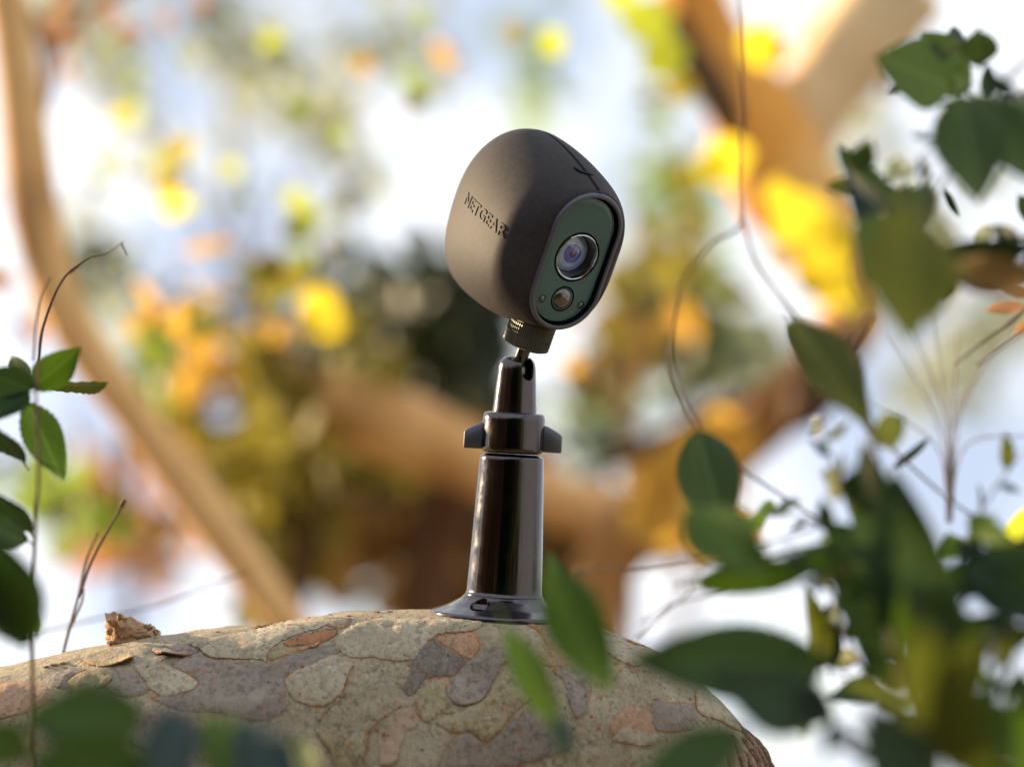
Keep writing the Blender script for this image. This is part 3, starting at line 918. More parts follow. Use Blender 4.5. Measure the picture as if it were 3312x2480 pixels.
lathe_part('pole', fillet([(0.5, 48), (86, 50), (82, 56), (81.2, 66), (69.5, 346), (68, 351), (62, 353), (56, 356), (0.5, 356)], [0, 2, 3, 6, 5, 2, 2, 0, 0]), 'gunmetal')
collar = lathe_part('winged_collar', fillet([(0.5, 358), (60, 358), (66, 361), (68.5, 368), (67.5, 436), (64, 444), (56, 446), (0.5, 446)], [0, 1, 3, 3, 8, 3, 2, 0]), 'gunmetal')

def wing(side):
    """one wing of the collar: a tapered finger plate with bevelled edges"""
    pts = [(58, 364), (106, 364), (106, 400), (100, 406), (74, 420), (58, 423)]
    bm = bmesh.new()
    vs_ = [bm.verts.new((side * x * S0, -13 * S0, z * S0)) for x, z in pts]
    f = bm.faces.new(vs_)
    r = bmesh.ops.extrude_face_region(bm, geom=[f])
    for g in r['geom']:
        if isinstance(g, bmesh.types.BMVert):
            g.co.y += 26 * S0
            k = (abs(g.co.x) / S0 - 58) / 50
    for v in bm.verts:                                  # thinner towards the tip
        k = max(0, (abs(v.co.x) / S0 - 58) / 50)
        v.co.y *= 1 - 0.12 * k
    bmesh.ops.recalc_face_normals(bm, faces=bm.faces)
    bmesh.ops.bevel(bm, geom=list(bm.edges), offset=2.6 * S0, segments=2, affect='EDGES', profile=0.5)
    me = bpy.data.meshes.new('wing'); bm.to_mesh(me); bm.free()
    me.polygons.foreach_set('use_smooth', [True] * len(me.polygons))
    sharp(me, 25)
    link_mesh('wing', me, M['gun_satin'], collar, False)
wing(-1); wing(1)

# ball socket: hollow tapered sleeve, slotted at the front right
sock = fillet([(32, 446), (48, 446), (40.5, 544), (38, 556), (30, 564), (24, 566), (22, 560), (27, 545), (28, 500), (28, 446.5)], [0, 0, 6, 6, 4, 2, 2, 4, 0, 0])
V, F = lathe(sock, 128)
F = F[:-2]
nrow = len(sock)
for k in range(128):
    k2 = (k + 1) % 128
    F.append(((nrow - 1) * 128 + k, (nrow - 1) * 128 + k2, k2, k))
sm = mesh('socket', V, F)
bm = bmesh.new(); bm.from_mesh(sm); bmesh.ops.recalc_face_normals(bm, faces=bm.faces); bm.to_mesh(sm); bm.free()
az = R(-52)
slot = []
for k in range(17):
    a = math.pi + math.pi * k / 16
    slot.append((math.cos(a) * 16, 534 + math.sin(a) * 18))
slot += [(16, 620), (-16, 620)]
bm = bmesh.new()
vv = [bm.verts.new((x * S0, 10 * S0, z * S0)) for x, z in slot]
f = bm.faces.new(vv)
r = bmesh.ops.extrude_face_region(bm, geom=[f])
for g in r['geom']:
    if isinstance(g, bmesh.types.BMVert): g.co.y += 80 * S0
bmesh.ops.recalc_face_normals(bm, faces=bm.faces)
cm = bpy.data.meshes.new('slot'); bm.to_mesh(cm); bm.free()
sm = cut(sm, cm, Matrix.Rotation(az - math.pi / 2, 4, 'Z'))
sm.name = 'socket'
sm.polygons.foreach_set('use_smooth', [True] * len(sm.polygons)); sharp(sm, 30)
link_mesh('socket', sm, M['gunmetal'], mount, False)

# ---------------------------------------------------------------- the camera
FX, FY = 1247.5, 568.0
FZ = 138.0                                       # the face stands nearer than the mount axis
ux, rx, nx_ = (0.318, 0.909, 0.269), (0.812, -0.115, -0.572), (0.489, -0.400, 0.775)
def cv(v):
    return (RIGHT * v[0] + UP * v[1] - FWD * v[2]).normalized()
cn = cv(nx_)
cu = cv(ux); cu = (cu - cn * cu.dot(cn)).normalized()
cr = cu.cross(cn).normalized()
body_rot = Matrix((cr, cu, cn)).transposed()
DF = D0 - FZ * S0
face_p = P(FX, FY, DF)
B1 = unit(DF)                            # metres per body unit
body = thing('security_camera', 'egg shaped security camera in a brown grey rubber skin on the black stand', 'security camera', face_p, rot=body_rot)

T, zc, At, Ab, WW, t0b, t0w, t0t, pw, pb = 483.29, -14.95, 212.74, 196.89, 152.0, 235.64, 93.4, 271.25, 1.8, 3.18
def prof(t, front, mx, t0, p):
    if t < t0: return front + (mx - front) * math.sin(min(1, t / t0) * math.pi / 2)
    b = min(1, (t - t0) / (T - t0))
    return mx * max(0, 1 - b ** p) ** (1 / p)
def section(t, th, off=0.0):
    a, b, ww = prof(t, 158, At, t0t, pw) + off, prof(t, 158, Ab, t0b, pb) + off, prof(t, 89, WW, t0w, pw) + off
    k = min(1, max(0, 1 - t / (.35 * T)))
    cs, sn = math.cos(th), math.sin(th)
    ys, zs = ww * cs, ((a - ww) if sn > 0 else -(b - ww)) + ww * sn
    c2 = math.copysign(abs(cs) ** (2 / 2.24), cs)
    s2 = math.copysign(abs(sn) ** (2 / 2.24), sn)
    y = k * ys + (1 - k) * ww * c2
    z = k * zs + (1 - k) * (a if sn > 0 else b) * s2
    return y, z + zc * t / T
def build_skin():
    seg = 144
    rows = []
    def row(f): rows.append([f(2 * math.pi * (k + 0.5) / seg) for k in range(seg)])
    def stad(w_, L, t): return lambda th: (w_ * math.cos(th), (L if math.sin(th) > 0 else -L) + w_ * math.sin(th), -t)
    L = 69.0
    # inner wall, lip, outer edge
    row(stad(79.5, L, 58)); row(stad(79.5, L, 4)); row(stad(79.8, L, 1.6)); row(stad(81, L, 0.3)); row(stad(83, L, 0.0)); row(stad(86, L, 0.2))
    row(stad(88.3, L, 1.4)); row(stad(89.4, L, 3.4)); row(stad(89.8, L, 6)); row(stad(89.6, L, 8)); row(stad(89.2, L, 9.4)); row(stad(90.0, L, 10.6))
    ts = [13, 17, 22, 28] + [28 + (0.6 * T - 28) * k / 26 for k in range(1, 27)] + [T * (1 - 0.4 * (1 - k / 34) ** 2.0) for k in range(1, 34)] + [T * 0.9999]
    for t in ts:
        row(lambda th, t=t: (*section(t, th, 1.5 * min(1, max(0, (t - 10) / 12))), -t))
    V = [Vector(p) * B1 for r in rows for p in r]
    F = []
    for j in range(len(rows) - 1):
        for k in range(seg):
            k2 = (k + 1) % seg
            F.append((j * seg + k, (j + 1) * seg + k, (j + 1) * seg + k2, j * seg + k2))
    F.append(tuple((len(rows) - 1) * seg + k for k in range(seg)))
    me = mesh('rubber_skin', V, F)
    me.materials.append(M['rubber']); me.materials.append(M['rim_rubber']); me.materials.append(M['dark'])
    bm = bmesh.new(); bm.from_mesh(me); bmesh.ops.recalc_face_normals(bm, faces=bm.faces); bm.to_mesh(me); bm.free()
    for p in me.polygons:
        j = p.index // seg
        p.material_index = 2 if j < 1 else (1 if j < 10 else 0)  # inner wall coloured black, standing in for shade in the gap
    return me, V, F
skin_me, sV, sF = build_skin()
skin_bvh = BVHTree.FromPolygons(sV, sF)
skin = link_mesh('rubber_skin', skin_me, None, body, False)

def ring_part(name, prof, mat, cx, cy, parent, seg=64, deg=30, close=True):
    V, F = [], []
    for r, z in prof:
        for k in range(seg):
            th = 2 * math.pi * k / seg
            V.append(Vector((cx + r * math.cos(th), cy + r * math.sin(th), z)) * B1)
    for j in range(len(prof) - 1):
        for k in range(seg):
            k2 = (k + 1) % seg
            F.append((j * seg + k, j * seg + k2, (j + 1) * seg + k2, (j + 1) * seg + k))
    if close:
        F.append(tuple((len(prof) - 1) * seg + k for k in range(seg)))
    return link_mesh(name, sharp(mesh(name, V, F), deg), M[mat], parent, False)

# front plate with a hole for the lens: rings from the lens hole out to the edge
LX, LY = 3.0, 9.0
ZP = -13.0
def build_plate():
    seg = 128
    V, F = [], []
    # rays at even turns round the lens, from its hole out to the stadium edge, dividing the plate into rings
    w_, L = 75.5, 69.0
    def edge(th):
        d = Vector((math.cos(th), math.sin(th)))
        lo_, hi_ = 0.0, 400.0
        for _ in range(40):
            m_ = (lo_ + hi_) / 2
            q = Vector((LX, LY)) + d * m_
            cyy = max(-L, min(L, q.y))
            if math.hypot(q.x, q.y - cyy) < w_: lo_ = m_
            else: hi_ = m_
        return lo_
    es = [edge(2 * math.pi * k / seg) for k in range(seg)]
    fr = [0, 0.03, 0.25, 0.5, 0.75, 0.95, 0.985, 1.0]
    dz = [-6, 0, 0.6, 1.0, 0.8, 0.2, -0.6, -3]
    for f, z in zip(fr, dz):
        for k in range(seg):
            th = 2 * math.pi * k / seg
            r = 55 + (es[k] - 55) * f
            V.append(Vector((LX + r * math.cos(th), LY + r * math.sin(th), ZP + z)) * B1)
    V += [Vector((v.x, v.y, v.z - 12 * B1)) for v in V[-seg:]]
    for j in range(len(fr)):
        for k in range(seg):
            k2 = (k + 1) % seg
            F.append((j * seg + k, j * seg + k2, (j + 1) * seg + k2, (j + 1) * seg + k))
    return link_mesh('front_plate', sharp(mesh('front_plate', V, F), 35), M['plate'], body, False)
plate = build_plate()
# backing so nothing shows through the gap round the plate
def backing():
    V = [Vector((79 * math.cos(t), (69 if math.sin(t) > 0 else -69) + 79 * math.sin(t), -57)) * B1 for t in [2 * math.pi * (k + .5) / 96 for k in range(96)]]
    link_mesh('inner_housing', mesh('inner_housing', V, [tuple(range(96))], False), M['dark'], body, False)
backing()
lens = ring_part('lens_ring', [(56.5, ZP - 6), (56.5, ZP + 0.6), (55.5, ZP + 1.4), (53.2, ZP + 1.4), (52.4, ZP + 0.2)], 'dark', LX, LY, body, close=False)
ring_part('bevel', [(52.6, ZP - 1.0), (52.2, ZP + 1.4), (50.8, ZP + 2.2), (49.4, ZP + 1.4), (47.6, ZP - 2.5), (46.2, ZP - 6)], 'chrome', LX, LY, lens, close=False, deg=20)
ring_part('barrel', [(46.4, ZP - 5.5), (45.4, ZP - 8), (43.6, ZP - 24), (42.4, ZP - 27), (38, ZP - 27)], 'barrel', LX, LY, lens, close=False)
def dome_prof(r0, r1, z0, h, n=10):
    return [(r0 + (r1 - r0) * k / n, z0 + h * (1 - (r0 + (r1 - r0) * k / n) ** 2 / r0 ** 2)) for k in range(n + 1)]
zg = ZP - 25.0
ring_part('lens_glass', [(r, zg + 7.5 * (1 - (r / 42) ** 2)) for r in (42, 40, 37, 34, 32.5)], 'lens_outer', LX, LY, lens, close=False)
ring_part('lens_glass', [(r, zg + 7.8 * (1 - (r / 42) ** 2)) for r in (32.7, 31.6, 29, 26, 23.4)], 'lens_mid', LX, LY, lens, close=False)
ring_part('lens_glass', [(r, zg + 7.2 * (1 - (r / 42) ** 2)) for r in (23.6, 22, 21)], 'lens_outer', LX, LY, lens, close=False)
ring_part('iris', [(21.2, zg + 6), (20.4, zg + 4.6), (17, zg + 5.4), (12, zg + 6.2), (7.6, zg + 6.6)], 'lens_core', LX, LY, lens, close=False)
ring_part('pupil', [(7.8, zg + 6.6), (6, zg + 7.4), (3, zg + 8.2), (0.4, zg + 8.5)], 'lens_eye', LX, LY, lens)
PX, PY = 3.0, -89.0
pir = ring_part('motion_sensor', [(29.5, ZP - 4), (29.5, ZP + 1.0), (28.2, ZP + 1.7), (25.6, ZP + 1.2), (24.2, ZP - 3.5)], 'dark', PX, PY, body, close=False)
ring_part('dome', [(24.6 * math.cos(a), ZP - 4 + 15 * math.sin(a)) for a in [math.pi / 2 * k / 12 for k in range(12)]] + [(0.3, ZP + 11)], 'dome', PX, PY, pir)
for sx in (-52, 52):
    led = ring_part('indicator_light', [(8.8, ZP - 2), (8.8, ZP + 1.0), (8.0, ZP + 1.4), (6.8, ZP + 0.8), (6.4, ZP - 1)], 'dark', 3 + sx, -96, body, seg=32, close=False)
    ring_part('bulb', [(6.6 * math.cos(a), ZP - 1.5 + 4 * math.sin(a)) for a in [math.pi / 2 * k / 8 for k in range(8)]] + [(0.2, ZP + 2.5)], 'dome', 3 + sx, -96, led, seg=24)

# parting seam over the top: a narrow dark strip let into the skin
def on_top(x, t):
    h = skin_bvh.ray_cast(Vector((x, 600, -t)) * B1, Vector((0, -1, 0)))
    return h[0], h[1]
def strip(name, path, hw, mat, parent, lift=0.35):
    V, F = [], []
    for i, (x, t) in enumerate(path):
        a = path[max(i - 1, 0)]; b = path[min(i + 1, len(path) - 1)]
        dx, dt = b[0] - a[0], b[1] - a[1]
        l = math.hypot(dx, dt) or 1
        px_, pt_ = dt / l, -dx / l
        for s in (-1, 0, 1):
            p, nr = on_top(x + px_ * hw * s, t + pt_ * hw * s)
            V.append(p + nr * (lift * B1 * (1 if s == 0 else 0.2)))
    for i in range(len(path) - 1):
        for s in (0, 1):
            F.append((i * 3 + s, i * 3 + s + 1, i * 3 + s + 4, i * 3 + s + 3))
    return link_mesh(name, mesh(name, V, F), M[mat], parent, False)
strip('parting_seam', [(0.6 * math.sin(t * .03), t) for t in np.linspace(1.5, 420, 90)], 5.4, 'dark', skin)
def lipline(path, r, mat, name):
    q = [on_top(x, t) for x, t in path]
    c = catmull([p + n_ * (0.3 * B1) for p, n_ in q], 6)
    m_ = len(c) - 1
    V, F = tube_data(c, [r * B1 * max(0.15, math.sin(math.pi * min(1, max(0, i / m_))) ** 0.5) for i in range(len(c))], 8)
    link_mesh(name, mesh(name, V, F), M[mat], skin, False)
lipline([(-19, 101), (-25, 90), (-21, 78), (-9, 72), (5, 72), (21, 76)], 2.3, 'dark', 'pull_tab')
lipline([(-15, 100), (-20, 91), (-16, 83), (-7, 77.5), (4, 77), (14, 79)], 2.6, 'rubber', 'pull_tab')

# raised maker's name on the side
def raised_name(txt, t0, z0, height, length):
    cu_ = bpy.data.curves.new('t', 'FONT')
    cu_.body = txt
    cu_.size = 1.0
    cu_.offset = 0.014
    cu_.resolution_u = 3
    cu_.space_character = 1.06
    to = bpy.data.objects.new('t', cu_)
    COL.objects.link(to)
    dg = bpy.context.evaluated_depsgraph_get(); dg.update()
    tm = bpy.data.meshes.new_from_object(to.evaluated_get(dg))
    bpy.data.objects.remove(to)
    bm = bmesh.new(); bm.from_mesh(tm)
    bmesh.ops.remove_doubles(bm, verts=bm.verts, dist=1e-4)
    bmesh.ops.subdivide_edges(bm, edges=[e for e in bm.edges if e.calc_length() > 0.25], cuts=2)
    bmesh.ops.triangulate(bm, faces=bm.faces)
    xs = [v.co.x for v in bm.verts]; ys = [v.co.y for v in bm.verts]
    x0, x1, y0, y1 = min(xs), max(xs), min(ys), max(ys)
    top = list(bm.verts)
    r = bmesh.ops.extrude_face_region(bm, geom=list(bm.faces))
    new = [g for g in r['geom'] if isinstance(g, bmesh.types.BMVert)]
    news = set(new)
    for v in bm.verts:
        fx = (v.co.x - x0) / (x1 - x0); fy = (v.co.y - y0) / (y1 - y0)
        t = t0 - fx * length                       # reads from the back towards the face
        z = z0 + (fy - 0.5) * height
        h = skin_bvh.ray_cast(Vector((-500, z, -t)) * B1, Vector((1, 0, 0)))
        p, nr = h[0], h[1]
        if nr.x > 0: nr = -nr
        v.co = p + nr * ((2.0 if v in news else -2.0) * B1)
    bmesh.ops.recalc_face_normals(bm, faces=bm.faces)
    for f in bm.faces: f.smooth = False
    me = bpy.data.meshes.new('raised_lettering'); bm.to_mesh(me); bm.free()
    link_mesh('raised_lettering', me, M['rubber'], skin, False)
raised_name('NETGEAR', 303, 17, 28, 228)

# knurled nut, threaded rod and ball under the body: they turn with the camera
NT, NR = 80.0, 51.0
def nut():
    seg, rows = 180, 13
    V, F = [], []
    y0, y1 = -166.0, -229.0
    pr = [(NR - 5, y0), (NR - 1.5, y0 - 3)] + [(NR, y0 - 3 - (y0 - y1 - 6) * k / (rows - 1)) for k in range(rows)] + [(NR - 1.5, y1 + 2), (NR - 5, y1), (8, y1)]
    for j, (r, y) in enumerate(pr):
        kn = 1.0 if 1 < j < len(pr) - 3 else 0.0
        for k in range(seg):
            th = 2 * math.pi * k / seg
            d = kn * 1.7 * math.sin(th * 60 + (j % 2) * math.pi * 0.35 + j * 0.12)
            V.append(Vector(((r + d) * math.cos(th), y, -NT + (r + d) * math.sin(th))) * B1)
    for j in range(len(pr) - 1):
        for k in range(seg):
            k2 = (k + 1) % seg
            F.append((j * seg + k, j * seg + k2, (j + 1) * seg + k2, (j + 1) * seg + k))
    me = mesh('knurled_nut', V, F)
    bm = bmesh.new(); bm.from_mesh(me); bmesh.ops.recalc_face_normals(bm, faces=bm.faces); bm.to_mesh(me); bm.free()
    sharp(me, 40)
    link_mesh('knurled_nut', me, M['knurl'], body, False)
nut()
def ybar(name, prof_, mat, seg=40):
    V, F = [], []
    for r, y in prof_:
        for k in range(seg):
            th = 2 * math.pi * k / seg
            V.append(Vector((r * math.cos(th), y, -NT + r * math.sin(th))) * B1)
    for j in range(len(prof_) - 1):
        for k in range(seg):
            k2 = (k + 1) % seg
            F.append((j * seg + k, j * seg + k2, (j + 1) * seg + k2, (j + 1) * seg + k))
    me = mesh(name, V, F)
    bm = bmesh.new(); bm.from_mesh(me); bmesh.ops.recalc_face_normals(bm, faces=bm.faces); bm.to_mesh(me); bm.free()
    return link_mesh(name, sharp(me, 35), M[mat], body, False)
ybar('rod', [(15, -222), (15, -262), (14, -266), (14, -276)], 'steel')
ybar('ball', [(26 * math.cos(a), -292 + 26 * math.sin(a)) for a in [math.pi / 2 - math.pi * k / 24 for k in range(1, 24)]], 'steel', 48)

# ---------------------------------------------------------------- twigs and leaves near the camera
t1 = thing('leafy_twig', 'upright twig with sharp green leaves at the left edge, in front of the pale trunk', 'twig', P(70, 1500, 1.0))
stem(t1, [(72, 1700), (70, 1440), (74, 1200), (84, 1000), (78, 860), (86, 780)], 0.955, 11, 6)
stem(t1, [(82, 800), (90, 720), (112, 650), (140, 598), (170, 572), (192, 558)], 1.04, 8, 4)
stem(t1, [(150, 590), (190, 560), (230, 548), (268, 520)], 1.07, 5, 2)
stem(t1, [(262, 524), (270, 540), (276, 552)], 1.07, 4, 3)
stem(t1, [(72, 780), (78, 700), (88, 640), (110, 600)], 1.09, 6, 3)
leaf(t1, (70, 838), (170, 758), 0.975, 0.968, 'ovate', 'leaf_mid', 18)
leaf(t1, (84, 828), (222, 846), 1.0, 0.985, 'lance', 'leaf_olive', 68)
leaf(t1, (58, 866), (134, 1032), 0.975, 0.968, 'ovate', 'leaf_mid', -12, 0.85)
leaf(t1, (95, 930), (132, 1030), 1.02, 1.02, 'lance', 'leaf_olive', 50)
leaf(t1, (76, 840), (-50, 806), 0.97, 0.96, 'ovate', 'leaf_dark', -20, 0.95)
leaf(t1, (66, 850), (-40, 905), 0.97, 0.96, 'ovate', 'leaf_dark', 25, 0.8)
leaf(t1, (60, 826), (22, 762), 1.04, 1.06, 'lance', 'leaf_olive', 30)
leaf(t1, (52, 1000), (-40, 910), 0.975, 0.96, 'lance', 'leaf_dark', -35)
leaf(t1, (66, 1150), (-30, 1060), 0.97, 0.955, 'lance', 'leaf_dark', -20)
leaf(t1, (60, 1170), (-50, 1120), 0.965, 0.95, 'lance', 'leaf_dark', 30)
leaf(t1, (50, 1400), (-10, 1160), 0.90, 0.89, 'ovate', 'leaf_dark', 10)
leaf(t1, (40, 1380), (-60, 1200), 0.90, 0.89, 'broad', 'leaf_mid', -25)
leaf(t1, (80, 1370), (52, 1300), 0.96, 0.95, 'lance', 'leaf_mid', 20)

t2 = thing('dry_twig', 'thin bare twig with two prongs and buds rising behind the broken stub', 'twig', P(130, 1440, 1.07))
stem(t2, [(124, 1480), (140, 1395), (168, 1290), (186, 1210), (212, 1150)], 1.075, 9, 5)
stem(t2, [(170, 1290), (196, 1215), (236, 1140), (270, 1082)], 1.06, 7, 6)
stem(t2, [(262, 1094), (271, 1078)], 1.06, 12, 9, name='bud')
stem(t2, [(150, 1360), (176, 1300), (180, 1270)], 1.07, 6, 4)

t3 = thing('dry_twig', 'long thin grey twig slanting low across the pale gap behind the broken stub', 'twig', P(80, 1368, 1.12))
stem(t3, [(40, 1372), (110, 1360), (200, 1338), (330, 1310), (440, 1270), (540, 1232)], 1.17, 6, 3, 'twig')

t4 = thing('leafy_twig', 'arching brown twig with very blurred dark leaves low in front of the branch at left', 'twig', P(300, 1750, 0.86))
stem(t4, [(300, 1800), (310, 1640), (380, 1556), (470, 1528), (580, 1548), (650, 1600), (690, 1680), (700, 1760)], 0.88, 9, 5)
leaf(t4, (310, 1560), (60, 1548), 0.875, 0.86, 'ovate', 'leaf_dark', 10, 1.05)
leaf(t4, (322, 1700), (70, 1640), 0.85, 0.84, 'broad', 'leaf_dark', -10, 1.1)
leaf(t4, (372, 1530), (366, 1730), 0.865, 0.85, 'ovate', 'leaf_blue', 8, 0.95)
leaf(t4, (450, 1548), (590, 1720), 0.875, 0.86, 'ovate', 'leaf_mid', -18, 0.9)
leaf(t4, (520, 1556), (640, 1740), 0.865, 0.85, 'ovate', 'leaf_blue', -14, 0.8)
leaf(t4, (640, 1590), (690, 1700), 0.89, 0.88, 'lance', 'leaf_mid', 10)
leaf(t4, (60, 1640), (-60, 1560), 0.87, 0.86, 'ovate', 'leaf_dark', 10)

t5 = thing('leafy_twig', 'slender twig with two blurred bright green leaves beside the foot of the stand', 'twig', P(1190, 1720, 0.88))
stem(t5, [(1196, 1800), (1214, 1640), (1198, 1540), (1170, 1440), (1186, 1330), (1180, 1236)], 0.885, 6, 4, 'twig_green')
leaf(t5, (1186, 1226), (1312, 1486), 0.885, 0.875, 'ovate', 'leaf_mid', 12, 0.92)
leaf(t5, (1092, 1348), (1216, 1592), 0.895, 0.885, 'lance', 'leaf_mid', -20, 0.85)
leaf(t5, (1222, 1300), (1192, 1190), 0.91, 0.92, 'lance', 'leaf_mid', 30)
leaf(t5, (1205, 1540), (1224, 1640), 0.88, 0.87, 'lance', 'leaf_dark', -25)

t6 = thing('leafy_twig', 'curved hanging twig ending in one pointed oval leaf right of the stand', 'twig', P(1600, 470, 1.0))
stem(t6, [(1592, -60), (1600, 200), (1604, 330), (1600, 480), (1540, 520), (1482, 600), (1450, 700), (1448, 780), (1476, 860), (1512, 935)], 0.93, 7, 8, 'twig')
leaf(t6, (1508, 930), (1560, 1150), 0.945, 0.935, 'oval', 'leaf_muted', 6, 0.78, label='pointed oval dark green leaf')
leaf(t6, (1490, 1096), (1640, 1230), 0.90, 0.885, 'ovate', 'leaf_mid', -20)
stem(t6, [(1512, 935), (1600, 1010), (1680, 1064), (1760, 1116), (1860, 1170)], 0.95, 7, 6, 'twig_pale')
stem(t6, [(1604, 470), (1630, 560), (1670, 620), (1722, 694)], 0.92, 9, 11, 'twig_pale')
leaf(t6, (1716, 684), (1880, 915), 0.925, 0.905, 'ovate', 'leaf_olive', -8, 0.60, label='brownish green toothed leaf seen edge on')
leaf(t6, (1700, 700), (1780, 840), 0.95, 0.95, 'lance', 'leaf_olive', 40)

t7 = thing('dry_twig', 'bare pale twigs lying level in front of the bright gap right of the stand', 'twig', P(1500, 1220, 0.95))
stem(t7, [(1240, 1232), (1400, 1220), (1560, 1196), (1700, 1160), (1800, 1126)], 0.93, 7, 5, 'twig_pale')
stem(t7, [(1460, 1260), (1600, 1222), (1720, 1186), (1800, 1170)], 0.92, 7, 5, 'twig_pale')
stem(t7, [(1380, 1345), (1470, 1300), (1600, 1272), (1740, 1236)], 0.94, 5, 4, 'twig_pale')
stem(t7, [(1370, 1380), (1430, 1330), (1500, 1270)], 0.95, 6, 3, 'twig_green')
leaf(t7, (1500, 1262), (1780, 1225), 0.90, 0.89, 'lance', 'leaf_mid', 35, 1.2)
stem(t7, [(1860, 900), (1960, 1000), (2060, 1085), (2160, 1150), (2230, 1196)], 0.945, 7, 5, 'twig_pale')

t8 = thing('leafy_shrub', 'dense dark green leafy shrub filling the lower right corner close to the lens', 'shrub', P(2050, 1760, 0.88))
stem(t8, [(2060, 1900), (2010, 1640), (1940, 1440), (1910, 1240), (1886, 1060), (1880, 930)], 0.90, 18, 8)
stem(t8, [(2000, 1620), (1900, 1500), (1790, 1440), (1770, 1380)], 0.90, 10, 6)
stem(t8, [(1960, 1480), (2060, 1330), (2140, 1230), (2230, 1180)], 0.91, 9, 5)
leaf(t8, (1790, 1440), (1376, 1420), 0.885, 0.87, 'ovate', 'leaf_dark', 8, 0.72, label='large dark leaf lying level over the branch')
leaf(t8, (1800, 1560), (1560, 1462), 0.865, 0.85, 'broad', 'leaf_blue', -10, 0.65)
leaf(t8, (1610, 1585), (1370, 1690), 0.86, 0.85, 'ovate', 'leaf_dark', 10, 0.8)
leaf(t8, (1912, 1360), (1882, 960), 0.90, 0.90, 'broad', 'leaf_muted', 14, 0.5)
leaf(t8, (1990, 1420), (1930, 1020), 0.885, 0.88, 'broad', 'leaf_dark', -10, 0.62)
leaf(t8, (2060, 1420), (1950, 1100), 0.875, 0.87, 'ovate', 'leaf_muted', 6, 0.75)
leaf(t8, (2040, 1270), (2240, 1190), 0.90, 0.90, 'ovate', 'leaf_dark', 8, 1.0)
leaf(t8, (2090, 1220), (2300, 1330), 0.895, 0.89, 'broad', 'leaf_dark', -10, 0.9)
leaf(t8, (2170, 1190), (2235, 1090), 0.95, 0.95, 'ovate', 'leaf_lime', 10, 1.0, label='yellow green leaf at the frame edge')
leaf(t8, (1772, 1446), (1752, 1276), 0.935, 0.93, 'folded', 'leaf_olive', 25, 0.85)
leaf(t8, (1796, 1446), (1788, 1300), 0.94, 0.935, 'lance', 'leaf_dark', -30, 1.2)
leaf(t8, (1912, 1460), (1834, 1286), 0.93, 0.92, 'lance', 'leaf_mid', 25, 1.0)
leaf(t8, (1930, 1440), (1800, 1190), 0.91, 0.90, 'lance', 'leaf_dark', 10, 1.1)
leaf(t8, (1900, 1250), (1790, 1130), 0.92, 0.91, 'ovate', 'leaf_dark', 15, 0.9)
leaf(t8, (1880, 1180), (1830, 1060), 0.93, 0.93, 'lance', 'leaf_mid', 30, 1.0)
leaf(t8, (2100, 1500), (1960, 1290), 0.88, 0.87, 'broad', 'leaf_mid', 0, 1.0)
leaf(t8, (2050, 1660), (1990, 1350), 0.83, 0.82, 'ovate', 'leaf_olive', 10, 0.85)
leaf(t8, (1990, 1720), (1880, 1520), 0.83, 0.82, 'ovate', 'leaf_blue', -10, 1.0)
leaf(t8, (2120, 1700), (2050, 1430), 0.83, 0.82, 'broad', 'leaf_olive', -10, 0.8)
leaf(t8, (2250, 1690), (2150, 1500), 0.83, 0.82, 'ovate', 'leaf_mid', 12, 0.9)
leaf(t8, (2200, 1400), (2100, 1330), 0.90, 0.89, 'lance', 'leaf_dark', 10, 1.0)
leaf(t8, (1960, 1520), (1840, 1470), 0.90, 0.89, 'lance', 'leaf_olive', 30, 0.9)
leaf(t8, (1900, 960), (1860, 900), 0.93, 0.93, 'lance', 'leaf_dark', 30, 1.0)
leaf(t8, (1930, 1010), (2010, 950), 0.95, 0.95, 'lance', 'leaf_blue', 40, 1.0)


def spray(par, pts, d, n, L, mats, seed, wide=0.85, side=1.0, mat='twig'):
    """a side twig: tapering, kinked at its nodes, leaves on short stalks left and right in turn"""
    g = random.Random(seed)
    q = catmull([Vector((*p[:2], 0)) for p in pts], 8)
    kink = [Vector((p.x + g.uniform(-2.5, 2.5), p.y + g.uniform(-2.5, 2.5), 0)) for p in q[::3]] + [q[-1]]
    stem(par, [(p.x, p.y) for p in kink], d, 9, 3, mat, n=3, knob=0.5)
    for i in range(n):
        k = (i + 0.6) / n
        j = min(len(q) - 2, int(k * (len(q) - 1)))
        p = q[j]
        t = (q[j + 1] - q[max(j - 1, 0)]).normalized()
        sg = 1 if i % 2 else -1
        a = math.atan2(t.y, t.x) + sg * R(g.uniform(28, 70)) * side
        l = L * g.uniform(0.55, 1.2) * (1 - 0.35 * k)
        dd = d + g.uniform(-0.02, 0.02)
        leaf(par, (p.x, p.y), (p.x + math.cos(a) * l, p.y + math.sin(a) * l), dd, dd + g.uniform(-0.012, 0.012),
             g.choice(['lance', 'ovate', 'ovate', 'broad', 'folded']), g.choice(mats), g.uniform(-45, 45), wide * g.uniform(0.8, 1.2))
DK = ['leaf_dark', 'leaf_dark', 'leaf_blue', 'leaf_mid', 'leaf_olive']
